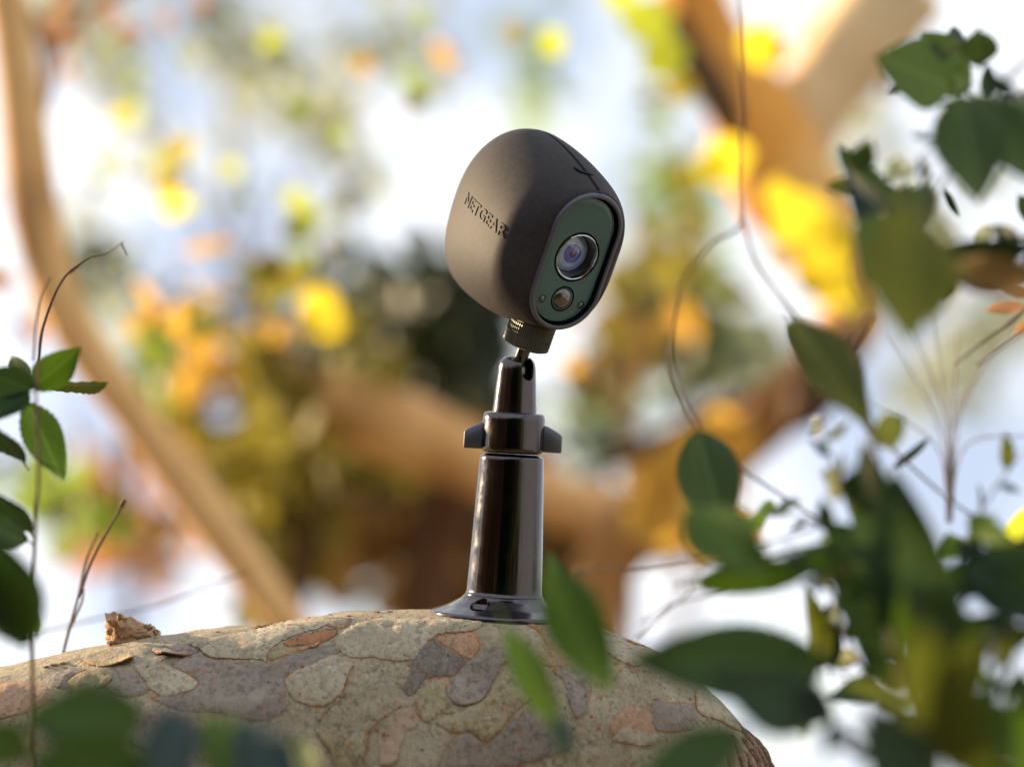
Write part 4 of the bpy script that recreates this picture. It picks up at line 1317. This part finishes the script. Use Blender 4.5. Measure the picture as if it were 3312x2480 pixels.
for i, (pts, d, n, L, mats) in enumerate([
    ([(2000, 1620), (1960, 1400), (1930, 1180), (1885, 930)], 0.915, 12, 130, DK),
    ([(1960, 1520), (2040, 1300), (2110, 1120), (2200, 980)], 0.925, 9, 110, DK),
    ([(1940, 1330), (1860, 1200), (1760, 1130), (1640, 1090)], 0.93, 9, 95, DK),
    ([(2240, 1150), (2150, 1200), (2070, 1290)], 0.915, 6, 120, DK),
    ([(1860, 1640), (2000, 1560), (2220, 1520)], 0.865, 7, 130, ['leaf_dark', 'leaf_mid', 'leaf_blue', 'leaf_olive']),
    ([(2230, 1680), (2120, 1560), (2060, 1420)], 0.865, 6, 130, ['leaf_mid', 'leaf_blue', 'leaf_olive']),
    ([(1900, 1500), (1830, 1380), (1790, 1260)], 0.925, 7, 90, DK),
    ([(1930, 1260), (1850, 1120), (1800, 1000), (1770, 900)], 0.92, 9, 85, DK),
    ([(1920, 1180), (1840, 1230), (1740, 1240), (1620, 1210)], 0.90, 8, 90, DK),
    ([(2240, 1330), (2140, 1400), (2010, 1460), (1880, 1470)], 0.895, 10, 105, DK),
    ([(2240, 1600), (2170, 1500), (2150, 1380)], 0.88, 7, 110, DK),
    ([(1960, 1700), (1900, 1620), (1780, 1560), (1700, 1540)], 0.885, 8, 95, DK)]):
    spray(t8, pts, d, n, L, mats, 500 + i)

t9 = thing('leafy_twig', 'drooping twig of large blurred olive and dark leaves at the upper right edge', 'twig', P(2150, 300, 0.92))
stem(t9, [(2300, 60), (2150, 200), (2080, 330), (2000, 460), (1950, 600), (1980, 720)], 0.91, 10, 6)
stem(t9, [(1880, 680), (1850, 730), (1800, 800)], 0.93, 14, 8)
leaf(t9, (2060, 190), (1912, 120), 0.93, 0.92, 'broad', 'leaf_muted', 10, 1.1)
leaf(t9, (2090, 200), (2000, 70), 0.95, 0.94, 'ovate', 'leaf_muted', 20, 1.1)
leaf(t9, (2060, 150), (1912, 195), 0.945, 0.95, 'lance', 'leaf_dark', 30, 1.0)
leaf(t9, (2130, 210), (2136, 140), 0.95, 0.95, 'ovate', 'leaf_dark', 15, 1.0)
leaf(t9, (2080, 200), (2110, 420), 0.905, 0.895, 'broad', 'leaf_muted', 8, 0.9)
leaf(t9, (2110, 200), (2230, 380), 0.91, 0.90, 'broad', 'leaf_muted', -10, 0.9)
leaf(t9, (2060, 230), (2030, 340), 0.92, 0.92, 'ovate', 'leaf_dark', 14, 1.0)
leaf(t9, (2160, 230), (2260, 300), 0.93, 0.92, 'broad', 'leaf_muted', 6, 1.0)
leaf(t9, (2010, 600), (1816, 306), 0.92, 0.925, 'lance', 'leaf_muted', 20, 1.0)
leaf(t9, (1990, 600), (1812, 358), 0.91, 0.92, 'lance', 'leaf_blue', -20, 0.9)
leaf(t9, (2010, 400), (1900, 560), 0.93, 0.92, 'ovate', 'leaf_muted', 30, 0.8)
leaf(t9, (1960, 440), (1960, 735), 0.83, 0.82, 'broad', 'leaf_olive', 8, 0.95, label='broad olive leaf, strongly blurred')
leaf(t9, (1930, 470), (1870, 600), 0.90, 0.89, 'broad', 'leaf_muted', -10, 1.0)
leaf(t9, (2010, 480), (2030, 690), 0.845, 0.835, 'broad', 'leaf_olive', -14, 0.7)
leaf(t9, (2020, 560), (2230, 540), 0.92, 0.91, 'lance', 'leaf_dark', 30, 1.2)
leaf(t9, (2050, 590), (2260, 600), 0.90, 0.89, 'ovate', 'leaf_brown', 10, 0.8)
leaf(t9, (2200, 420), (2250, 500), 0.95, 0.95, 'ovate', 'leaf_muted', 10, 0.9)
leaf(t9, (2040, 410), (2070, 470), 0.96, 0.96, 'lance', 'leaf_dark', 30, 1.0)

for i, (pts, d, n, L, mats) in enumerate([
    ([(2260, 180), (2130, 240), (2000, 330), (1940, 420)], 0.925, 9, 100, ['leaf_muted', 'leaf_dark', 'leaf_blue']),
    ([(2020, 620), (1930, 500), (1830, 350)], 0.92, 8, 110, ['leaf_muted', 'leaf_olive', 'leaf_blue']),
    ([(2250, 500), (2140, 540), (2030, 600)], 0.93, 7, 90, ['leaf_muted', 'leaf_olive', 'leaf_dark']),
    ([(2120, 60), (2040, 120), (1930, 150)], 0.94, 6, 80, ['leaf_muted', 'leaf_dark', 'leaf_blue'])]):
    spray(t9, pts, d, n, L, mats, 600 + i)

t10 = thing('grass_tuft', 'tuft of fine dry stalks against the white gap at the right edge', 'grass', P(2040, 1150, 1.2))
for (a, b, c_) in [((2045, 1130), (2040, 900), (1960, 690)), ((2050, 1130), (2048, 900), (2010, 670)), ((2055, 1130), (2060, 880), (2070, 700)), ((2050, 1130), (2066, 900), (2150, 740)),
                   ((2046, 1120), (2030, 930), (1920, 720)), ((2056, 1120), (2080, 880), (2200, 680)), ((2050, 1100), (2090, 960), (2220, 940)), ((2048, 1100), (2020, 960), (1880, 870))]:
    stem(t10, [a, b, c_], 1.17, 4, 3, 'twig_pale', name='stalk')
t11 = thing('dry_twig', 'reddish brown dead twig with shrivelled leaves at the right edge below the olive leaf', 'twig', P(2230, 650, 1.1))
stem(t11, [(2260, 620), (2190, 690), (2120, 740), (2060, 790)], 1.12, 9, 4, 'twig')
stem(t11, [(2250, 690), (2180, 740), (2110, 790)], 1.12, 7, 4, 'twig')
leaf(t11, (2210, 660), (2130, 668), 1.12, 1.12, 'ovate', 'leaf_russet', 30, 0.9)
leaf(t11, (2230, 640), (2160, 610), 1.13, 1.13, 'ovate', 'leaf_brown', 20, 0.9)
leaf(t11, (2230, 690), (2190, 720), 1.12, 1.12, 'ovate', 'leaf_russet', -20, 0.9)

# ---------------------------------------------------------------- trees and bushes behind
def bgleaf(par, x, y, L, ang, d, mat, roll=0, shape='round', wide=1.0):
    a = R(ang)
    leaf(par, (x - math.cos(a) * L / 2, y + math.sin(a) * L / 2), (x + math.cos(a) * L / 2, y - math.sin(a) * L / 2), d, d * 1.005, shape, mat, roll, wide)

def limb(par, pts, d, widths, mat, name='limb', seed=1.0):
    q = [P(p[0], p[1], p[2] if len(p) > 2 else d) for p in pts]
    return tube(name, q, [w_ / 2 * unit(d) for w_ in widths], None, M[mat], par, 20, 8, 0.22, 14, seed)

b1 = thing('tree', 'pale tan leaning tree trunk blurred at the left behind the twigs', 'tree', P(900, 1900, 1.65))
limb(b1, [(-40, -200), (15, 0), (48, 250), (80, 480), (150, 700), (290, 900), (460, 1125), (640, 1372), (840, 1660), (1080, 2600), (1150, 8600)], 1.65, [88, 94, 98, 104, 102, 96, 92, 92, 98, 120, 260], 'bark_tan', 'trunk', 2)
limb(b1, [(80, 480), (84, 560), (92, 640), (140, 720)], 1.69, [60, 60, 56, 50], 'bark_tan', 'limb', 3)
limb(b1, [(10, -40), (80, 60), (104, 140), (96, 260)], 1.72, [26, 30, 34, 12], 'bark_grey', 'limb', 4)
limb(b1, [(96, 140), (180, 30), (300, -30)], 1.72, [22, 16, 14], 'bark_grey', 'limb', 5)
crown(b1, [(120, 60, 50, 80, 12), (60, 640, 30, 60, 8), (280, 50, 140, 40, 10)], 1.8, 'leaf_russet', 0.022, 3, depth=0.2)

b2 = thing('tree', 'forked orange barked tree with big yellow leaves behind the right side twigs', 'tree', P(1300, 2000, 1.95))
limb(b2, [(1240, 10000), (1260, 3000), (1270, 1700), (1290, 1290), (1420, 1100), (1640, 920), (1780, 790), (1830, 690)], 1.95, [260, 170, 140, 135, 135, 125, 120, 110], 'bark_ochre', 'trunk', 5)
limb(b2, [(1800, 760), (1846, 655), (1785, 510), (1700, 390), (1625, 250), (1535, 90), (1475, -60)], 1.94, [120, 150, 215, 225, 205, 150, 120], 'bark_orange', 'limb', 5)
limb(b2, [(1690, 360), (1760, 210), (1860, 90), (1960, -40)], 1.96, [150, 185, 190, 180], 'bark_cream', 'limb', 6)
limb(b2, [(1880, 20), (1915, 110), (1925, 200)], 2.02, [40, 36, 30], 'bark_brown', 'limb', 6)
limb(b2, [(1455, 30), (1510, 150), (1570, 250), (1620, 360)], 1.92, [30, 74, 80, 24], 'bark_brown', 'limb', 7)  # added dark limb, standing in for shade along the orange limb's left edge
limb(b2, [(1690, 940), (1740, 880), (1800, 800), (1850, 700)], 1.90, [14, 100, 110, 40], 'bark_brown', 'limb', 8)
limb(b2, [(1250, 1030), (1420, 960), (1580, 900), (1720, 840)], 2.02, [10, 50, 80, 90], 'bark_brown', 'limb', 8)
limb(b2, [(1430, 1085), (1320, 1110), (1180, 1075), (1020, 990), (860, 930), (720, 870), (600, 800)], 2.02, [100, 120, 130, 150, 165, 130, 70], 'bark_dim', 'limb', 9)
limb(b2, [(1010, 990), (960, 1120), (920, 1260), (900, 1500)], 2.1, [90, 100, 120, 140], 'bark_brown', 'limb', 10)
for (x, y, L, a, m_) in [(1400, 40, 120, 60, 'leaf_lime'), (1430, 120, 110, 120, 'leaf_lime'), (1465, 190, 70, 110, 'leaf_yellow'), (1340, -10, 80, 30, 'leaf_lime'),
                         (1645, 95, 110, 70, 'leaf_yellow'), (1680, 110, 60, 20, 'leaf_yellow'), (1570, 345, 120, 20, 'leaf_yellow'), (1530, 360, 60, -30, 'leaf_lime'),
                         (1730, 470, 150, 110, 'leaf_yellow'), (1790, 530, 150, 120, 'leaf_yellow'), (1800, 610, 120, 140, 'leaf_yellow'), (1690, 420, 90, 100, 'leaf_yellow'), (1840, 640, 70, 30, 'leaf_yellow'), (1760, 600, 90, 60, 'leaf_yellow')]:
    bgleaf(b2, x, y, L, a, 1.80 + random.uniform(-.03, .03), m_, random.uniform(-25, 25))

b3 = thing('bush', 'autumn bush of gold and orange leaves behind the left of the stand', 'bush', P(600, 2200, 2.05))
limb(b3, [(640, 6000), (640, 1600), (600, 1100), (520, 800), (470, 650)], 2.05, [80, 50, 36, 22, 10], 'bark_brown', 'stem', 11)
limb(b3, [(630, 1300), (720, 1000), (690, 700), (650, 420)], 2.05, [40, 30, 20, 10], 'bark_brown', 'stem', 12)
crown(b3, [(600, 850, 190, 120, 110), (640, 1060, 170, 170, 150), (560, 1180, 150, 110, 70), (800, 820, 100, 70, 34)], 2.15, 'leaf_gold', 0.034, 5, 'foliage')
crown(b3, [(440, 770, 100, 60, 26), (520, 730, 110, 60, 18), (420, 690, 60, 50, 6)], 2.0, 'leaf_orange', 0.030, 6, 'foliage')
crown(b3, [(700, 870, 140, 90, 50), (780, 950, 100, 60, 30)], 2.15, 'leaf_gold', 0.032, 16, 'foliage')
for (x, y, L, a, m_) in [(692, 655, 92, 80, 'leaf_yellow'), (705, 690, 84, 60, 'leaf_yellow'), (676, 690, 70, 100, 'leaf_yellow'), (340, 780, 60, 80, 'leaf_green_bg'), (360, 730, 56, 20, 'leaf_green_bg'), (310, 790, 50, 120, 'leaf_green_bg'),
                         (385, 330, 64, 60, 'leaf_yellow'), (350, 390, 60, 110, 'leaf_yellow'), (375, 440, 66, 20, 'leaf_yellow'), (345, 350, 44, 80, 'leaf_lime'), (400, 310, 40, 30, 'leaf_yellow'), (640, 430, 60, 80, 'leaf_lime'), (655, 500, 56, 100, 'leaf_lime'), (650, 560, 56, 60, 'leaf_green_bg'),
                         (600, 620, 70, 20, 'leaf_green_bg'), (560, 600, 60, 160, 'leaf_green_bg'), (590, 95, 46, 90, 'leaf_lime'), (650, 230, 34, 40, 'leaf_green_bg'), (255, 250, 40, 80, 'leaf_orange'), (440, 740, 70, 60, 'leaf_orange'), (480, 790, 70, 10, 'leaf_orange')]:
    bgleaf(b3, x, y, L, a, 1.85 + random.uniform(-.08, .08), m_, random.uniform(-30, 30))

b4 = thing('bush', 'dark evergreen bush directly behind the neck of the stand', 'bush', P(920, 2600, 4.0))
limb(b4, [(930, 8000), (930, 1500), (910, 900), (900, 650)], 2.8, [60, 50, 34, 12], 'bark_brown', 'stem', 13)
crown(b4, [(890, 765, 155, 115, 620), (1010, 760, 100, 105, 340), (840, 700, 70, 40, 70), (960, 860, 150, 80, 240)], 2.8, 'leaf_ever', 0.042, 7, 'foliage', 0.9)

b5 = thing('bush', 'brown leaved low bush behind the foot of the stand', 'bush', P(950, 3000, 3.8))
limb(b5, [(900, 8000), (900, 1600), (880, 1200)], 2.7, [60, 40, 16], 'bark_brown', 'stem', 14)
crown(b5, [(900, 1180, 180, 130, 520), (700, 1150, 130, 110, 220), (1080, 1230, 120, 90, 220), (1260, 1190, 130, 80, 160)], 2.7, 'leaf_brown', 0.042, 8, 'foliage', 0.9)

b6 = thing('bush', 'reddish tan dry bush behind the diagonal pale trunk', 'bush', P(300, 2600, 3.4))
limb(b6, [(280, 8000), (280, 1500), (260, 1000)], 2.4, [50, 34, 12], 'bark_grey', 'stem', 15)
crown(b6, [(280, 1150, 120, 80, 52), (190, 1010, 90, 90, 18), (350, 1040, 100, 90, 34), (420, 930, 70, 60, 18)], 2.4, 'leaf_russet', 0.034, 9, 'foliage')

b7 = thing('tree', 'thin crowned tree with sparse pale leaves far behind, upper left to centre', 'tree', P(700, 2600, 6.0))
limb(b7, [(560, 5600), (560, 1500), (520, 600), (480, 100), (460, -300)], 4.2, [60, 40, 24, 16, 8], 'bark_grey', 'trunk', 16)
limb(b7, [(525, 700), (640, 380), (800, 180), (960, 60)], 4.2, [20, 16, 12, 8], 'bark_grey', 'limb', 17)
limb(b7, [(520, 600), (380, 380), (240, 200), (160, 60)], 4.2, [20, 16, 12, 8], 'bark_grey', 'limb', 18)
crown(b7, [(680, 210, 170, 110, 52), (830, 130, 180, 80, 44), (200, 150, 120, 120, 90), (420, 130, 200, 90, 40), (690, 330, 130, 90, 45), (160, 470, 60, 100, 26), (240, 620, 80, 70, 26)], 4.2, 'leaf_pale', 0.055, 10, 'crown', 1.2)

b8 = thing('tree', 'thin tree with sparse leaves far behind, right of the camera', 'tree', P(1500, 2600, 6.5))
limb(b8, [(1480, 5600), (1480, 1500), (1500, 700), (1480, 300)], 4.5, [60, 40, 26, 10], 'bark_grey', 'trunk', 19)
limb(b8, [(1495, 760), (1400, 600), (1340, 420)], 4.5, [20, 14, 8], 'bark_grey', 'limb', 20)
crown(b8, [(1430, 600, 110, 90, 120), (1400, 520, 90, 60, 40), (1500, 720, 130, 70, 60), (1300, 900, 130, 60, 40), (1440, 300, 80, 130, 26), (1180, 90, 60, 40, 40)], 4.5, 'leaf_green_bg', 0.058, 11, 'crown', 1.2)
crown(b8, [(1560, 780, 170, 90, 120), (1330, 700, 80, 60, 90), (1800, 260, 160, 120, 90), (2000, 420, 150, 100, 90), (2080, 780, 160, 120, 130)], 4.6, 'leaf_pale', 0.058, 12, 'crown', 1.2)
for (x, y, L, a, m_) in [(1190, 95, 30, 40, 'leaf_lime'), (1170, 110, 26, 100, 'leaf_green_bg'), (950, 110, 26, 30, 'leaf_orange'), (785, 140, 26, 60, 'leaf_orange'), (880, 170, 28, 60, 'leaf_green_bg'), (900, 220, 28, 120, 'leaf_green_bg')]:
    bgleaf(b7, x, y, L * 1.5, a, 2.0, m_, 10)

b9 = thing('bush', 'tan and orange bush behind the camera neck at right', 'bush', P(1350, 2600, 3.2))
limb(b9, [(1360, 8000), (1360, 1400), (1370, 700)], 2.3, [50, 34, 10], 'bark_grey', 'stem', 21)
crown(b9, [(1380, 670, 110, 60, 34), (1470, 1130, 90, 90, 50), (1420, 1010, 60, 60, 20)], 2.3, 'leaf_orange', 0.034, 13, 'foliage')
crown(b9, [(1440, 575, 90, 70, 34), (1500, 650, 90, 60, 14), (1240, 800, 60, 40, 14)], 2.4, 'leaf_gold', 0.034, 14, 'foliage')

# loose small leaves that sparkle between the gaps, each on the plant it belongs to
crown(b3, [(590, 615, 70, 25, 16), (760, 700, 60, 60, 20)], 2.3, 'leaf_ever', 0.03, 41, 'foliage')
crown(b6, [(130, 480, 50, 70, 10), (250, 590, 50, 40, 8), (410, 930, 60, 50, 30), (120, 1090, 80, 60, 30)], 2.4, 'leaf_ever', 0.032, 42, 'foliage')
crown(b6, [(150, 1080, 90, 50, 24), (230, 1090, 60, 40, 14), (330, 780, 60, 60, 20)], 2.1, 'leaf_green_bg', 0.028, 43, 'foliage')
crown(b8, [(1460, 620, 100, 70, 60), (1500, 740, 90, 60, 30), (1300, 880, 100, 60, 20)], 2.8, 'leaf_ever', 0.04, 44, 'crown')
for i in range(64):
    for _ in range(40):
        x, y = random.uniform(150, 1000), random.uniform(0, 720)
        if not (730 < x and 170 < y): break
    m_ = random.choice(['leaf_green_bg', 'leaf_lime', 'leaf_pale', 'leaf_lime', 'leaf_green_bg', 'leaf_gold', 'leaf_ever', 'leaf_gold'])
    bgleaf(b7 if y < 330 else b3, x, y, random.uniform(24, 46), random.uniform(0, 180), random.uniform(1.75, 2.5), m_, random.uniform(-50, 50), random.choice(['round', 'ovate', 'broad']))
for (x, y, L, a, m_) in [(640, 235, 50, 60, 'leaf_green_bg'), (735, 290, 40, 20, 'leaf_green_bg'), (905, 175, 44, 60, 'leaf_green_bg'), (895, 225, 44, 120, 'leaf_gold'), (1195, 90, 64, 30, 'leaf_lime'), (1110, 70, 50, 10, 'leaf_gold'),
                         (960, 125, 50, 20, 'leaf_orange'), (785, 140, 40, 70, 'leaf_orange'), (430, 705, 60, 40, 'leaf_green_bg'), (325, 720, 60, 80, 'leaf_green_bg'), (345, 775, 70, 60, 'leaf_green_bg'), (630, 600, 90, 30, 'leaf_gold'),
                         (580, 580, 80, 160, 'leaf_gold'), (640, 500, 50, 80, 'leaf_lime'), (655, 455, 60, 95, 'leaf_lime'), (590, 92, 60, 85, 'leaf_lime'), (260, 250, 40, 70, 'leaf_yellow')]:
    bgleaf(b7 if y < 330 else b3, x, y, L, a, 1.75, m_, random.uniform(-20, 20))
for (x, y, L, a, m_) in [(1235, 785, 44, 20, 'leaf_orange'), (1270, 800, 40, 140, 'leaf_russet'), (1405, 200, 50, 80, 'leaf_pale'), (1420, 260, 44, 60, 'leaf_green_bg'), (1680, 560, 50, 80, 'leaf_pale'), (1440, 1010, 110, 80, 'leaf_orange'), (1470, 1090, 120, 60, 'leaf_orange'), (1440, 1150, 100, 20, 'leaf_orange'), (1560, 930, 110, 10, 'leaf_orange'), (1410, 1060, 110, 100, 'leaf_orange'), (1520, 1150, 100, 30, 'leaf_orange'), (1600, 950, 90, 40, 'leaf_orange'), (1480, 960, 100, 150, 'leaf_orange'), (1380, 1120, 80, 60, 'leaf_orange'),
                         (1450, 590, 70, 20, 'leaf_gold'), (1490, 560, 60, 70, 'leaf_gold'), (1420, 540, 60, 120, 'leaf_gold')]:
    bgleaf(b2, x, y, L, a, 1.85, m_, random.uniform(-20, 20))

b10 = thing('tree', 'added unseen hedge like dark tree behind the photographer, mirrored in the stand', 'tree', (0.2, -3.6, 0))  # out of view, added so the pole mirrors a black middle stripe
for i, x in enumerate((-1.2, 0.3, 1.8)):
    tube('trunk', [(x, -3.6, -0.05), (x + .05, -3.62, 1.0), (x - .05, -3.6, 2.2)], 0.16, 0.10, M['bark_brown'], b10, 14, 6, 0.2, 6)
V, F = [], []
for i, (x, z, rx, rz) in enumerate([(-1.6, 0.7, 0.9, 0.8), (0.0, 0.7, 1.0, 0.8), (1.6, 0.7, 1.0, 0.8), (-1.5, 2.0, 0.9, 0.9), (0.1, 2.1, 1.0, 1.0), (1.7, 2.0, 1.0, 0.9), (-0.7, 1.4, 0.9, 0.9), (0.9, 1.4, 0.9, 0.9)]):
    v, f = crown_data((x, -3.6, z), (rx, 0.55, rz), 1100, 0.20, 300 + i)
    b = len(V); V += v; F += [tuple(q + b for q in t) for t in f]
link_mesh('crown', mesh('crown', V, F, False), M['leaf_ever'], b10)

b11 = thing('tree', 'added unseen brown leaved tree left of the photographer, mirrored in the stand', 'tree', (-3.6, -2.2, 0))  # out of view, added to dim the left side of the pole's reflection
for x, y in ((-3.6, -2.2), (-3.9, -1.0)):
    tube('trunk', [(x, y, -0.05), (x + .05, y, 1.0), (x - .05, y, 2.2)], 0.15, 0.09, M['bark_brown'], b11, 14, 6, 0.2, 6)
V, F = [], []
for i, (x, y, z) in enumerate([(-3.4, -2.8, 0.8), (-3.8, -1.6, 0.8), (-4.0, -0.5, 0.8), (-3.4, -2.8, 2.0), (-3.8, -1.6, 2.1), (-4.0, -0.5, 1.9), (-3.6, -2.2, 1.4), (-3.9, -1.0, 1.4), (-4.1, 0.6, 0.9), (-4.1, 0.6, 1.9), (-2.9, -3.4, 0.9), (-2.9, -3.4, 1.9)]):
    v, f = crown_data((x, y, z), (0.6, 0.9, 0.9), 900, 0.20, 400 + i)
    b = len(V); V += v; F += [tuple(q + b for q in t) for t in f]
link_mesh('crown', mesh('crown', V, F, False), M['leaf_russet'], b11)

gw = thing('added_wall', 'added unseen blue grey wall right of the photographer, mirrored in the stand', 'wall', (3.4, -0.6, 0))  # out of view, added as a sunlit reflector for the pole's right stripe
gw['kind'] = 'thing'
def slab(name, x0, x1, y0, y1, z0, z1, mat, par):
    bm = bmesh.new()
    bmesh.ops.create_cube(bm, size=1)
    for v in bm.verts:
        v.co = Vector(((x0 + x1) / 2 + v.co.x * (x1 - x0), (y0 + y1) / 2 + v.co.y * (y1 - y0), (z0 + z1) / 2 + v.co.z * (z1 - z0)))
    bmesh.ops.bevel(bm, geom=list(bm.edges), offset=0.012, segments=2, affect='EDGES')
    me = bpy.data.meshes.new(name); bm.to_mesh(me); bm.free()
    return link_mesh(name, me, mat, par)
M['added_wall_mat'] = plain('added_wall_tint', (0.20, 0.24, 0.33), 0.9, var=0.08, vscale=2, bscale=60, bstr=0.3, bdist=0.003)  # blue grey chosen to cool the stripe mirrored in the pole
slab('added_wall_face', 3.4, 3.6, -3.2, 2.0, -0.05, 2.1, M['added_wall_mat'], gw)
slab('added_wall_coping', 3.36, 3.64, -3.22, 2.02, 2.103, 2.16, M['added_wall_mat'], gw)
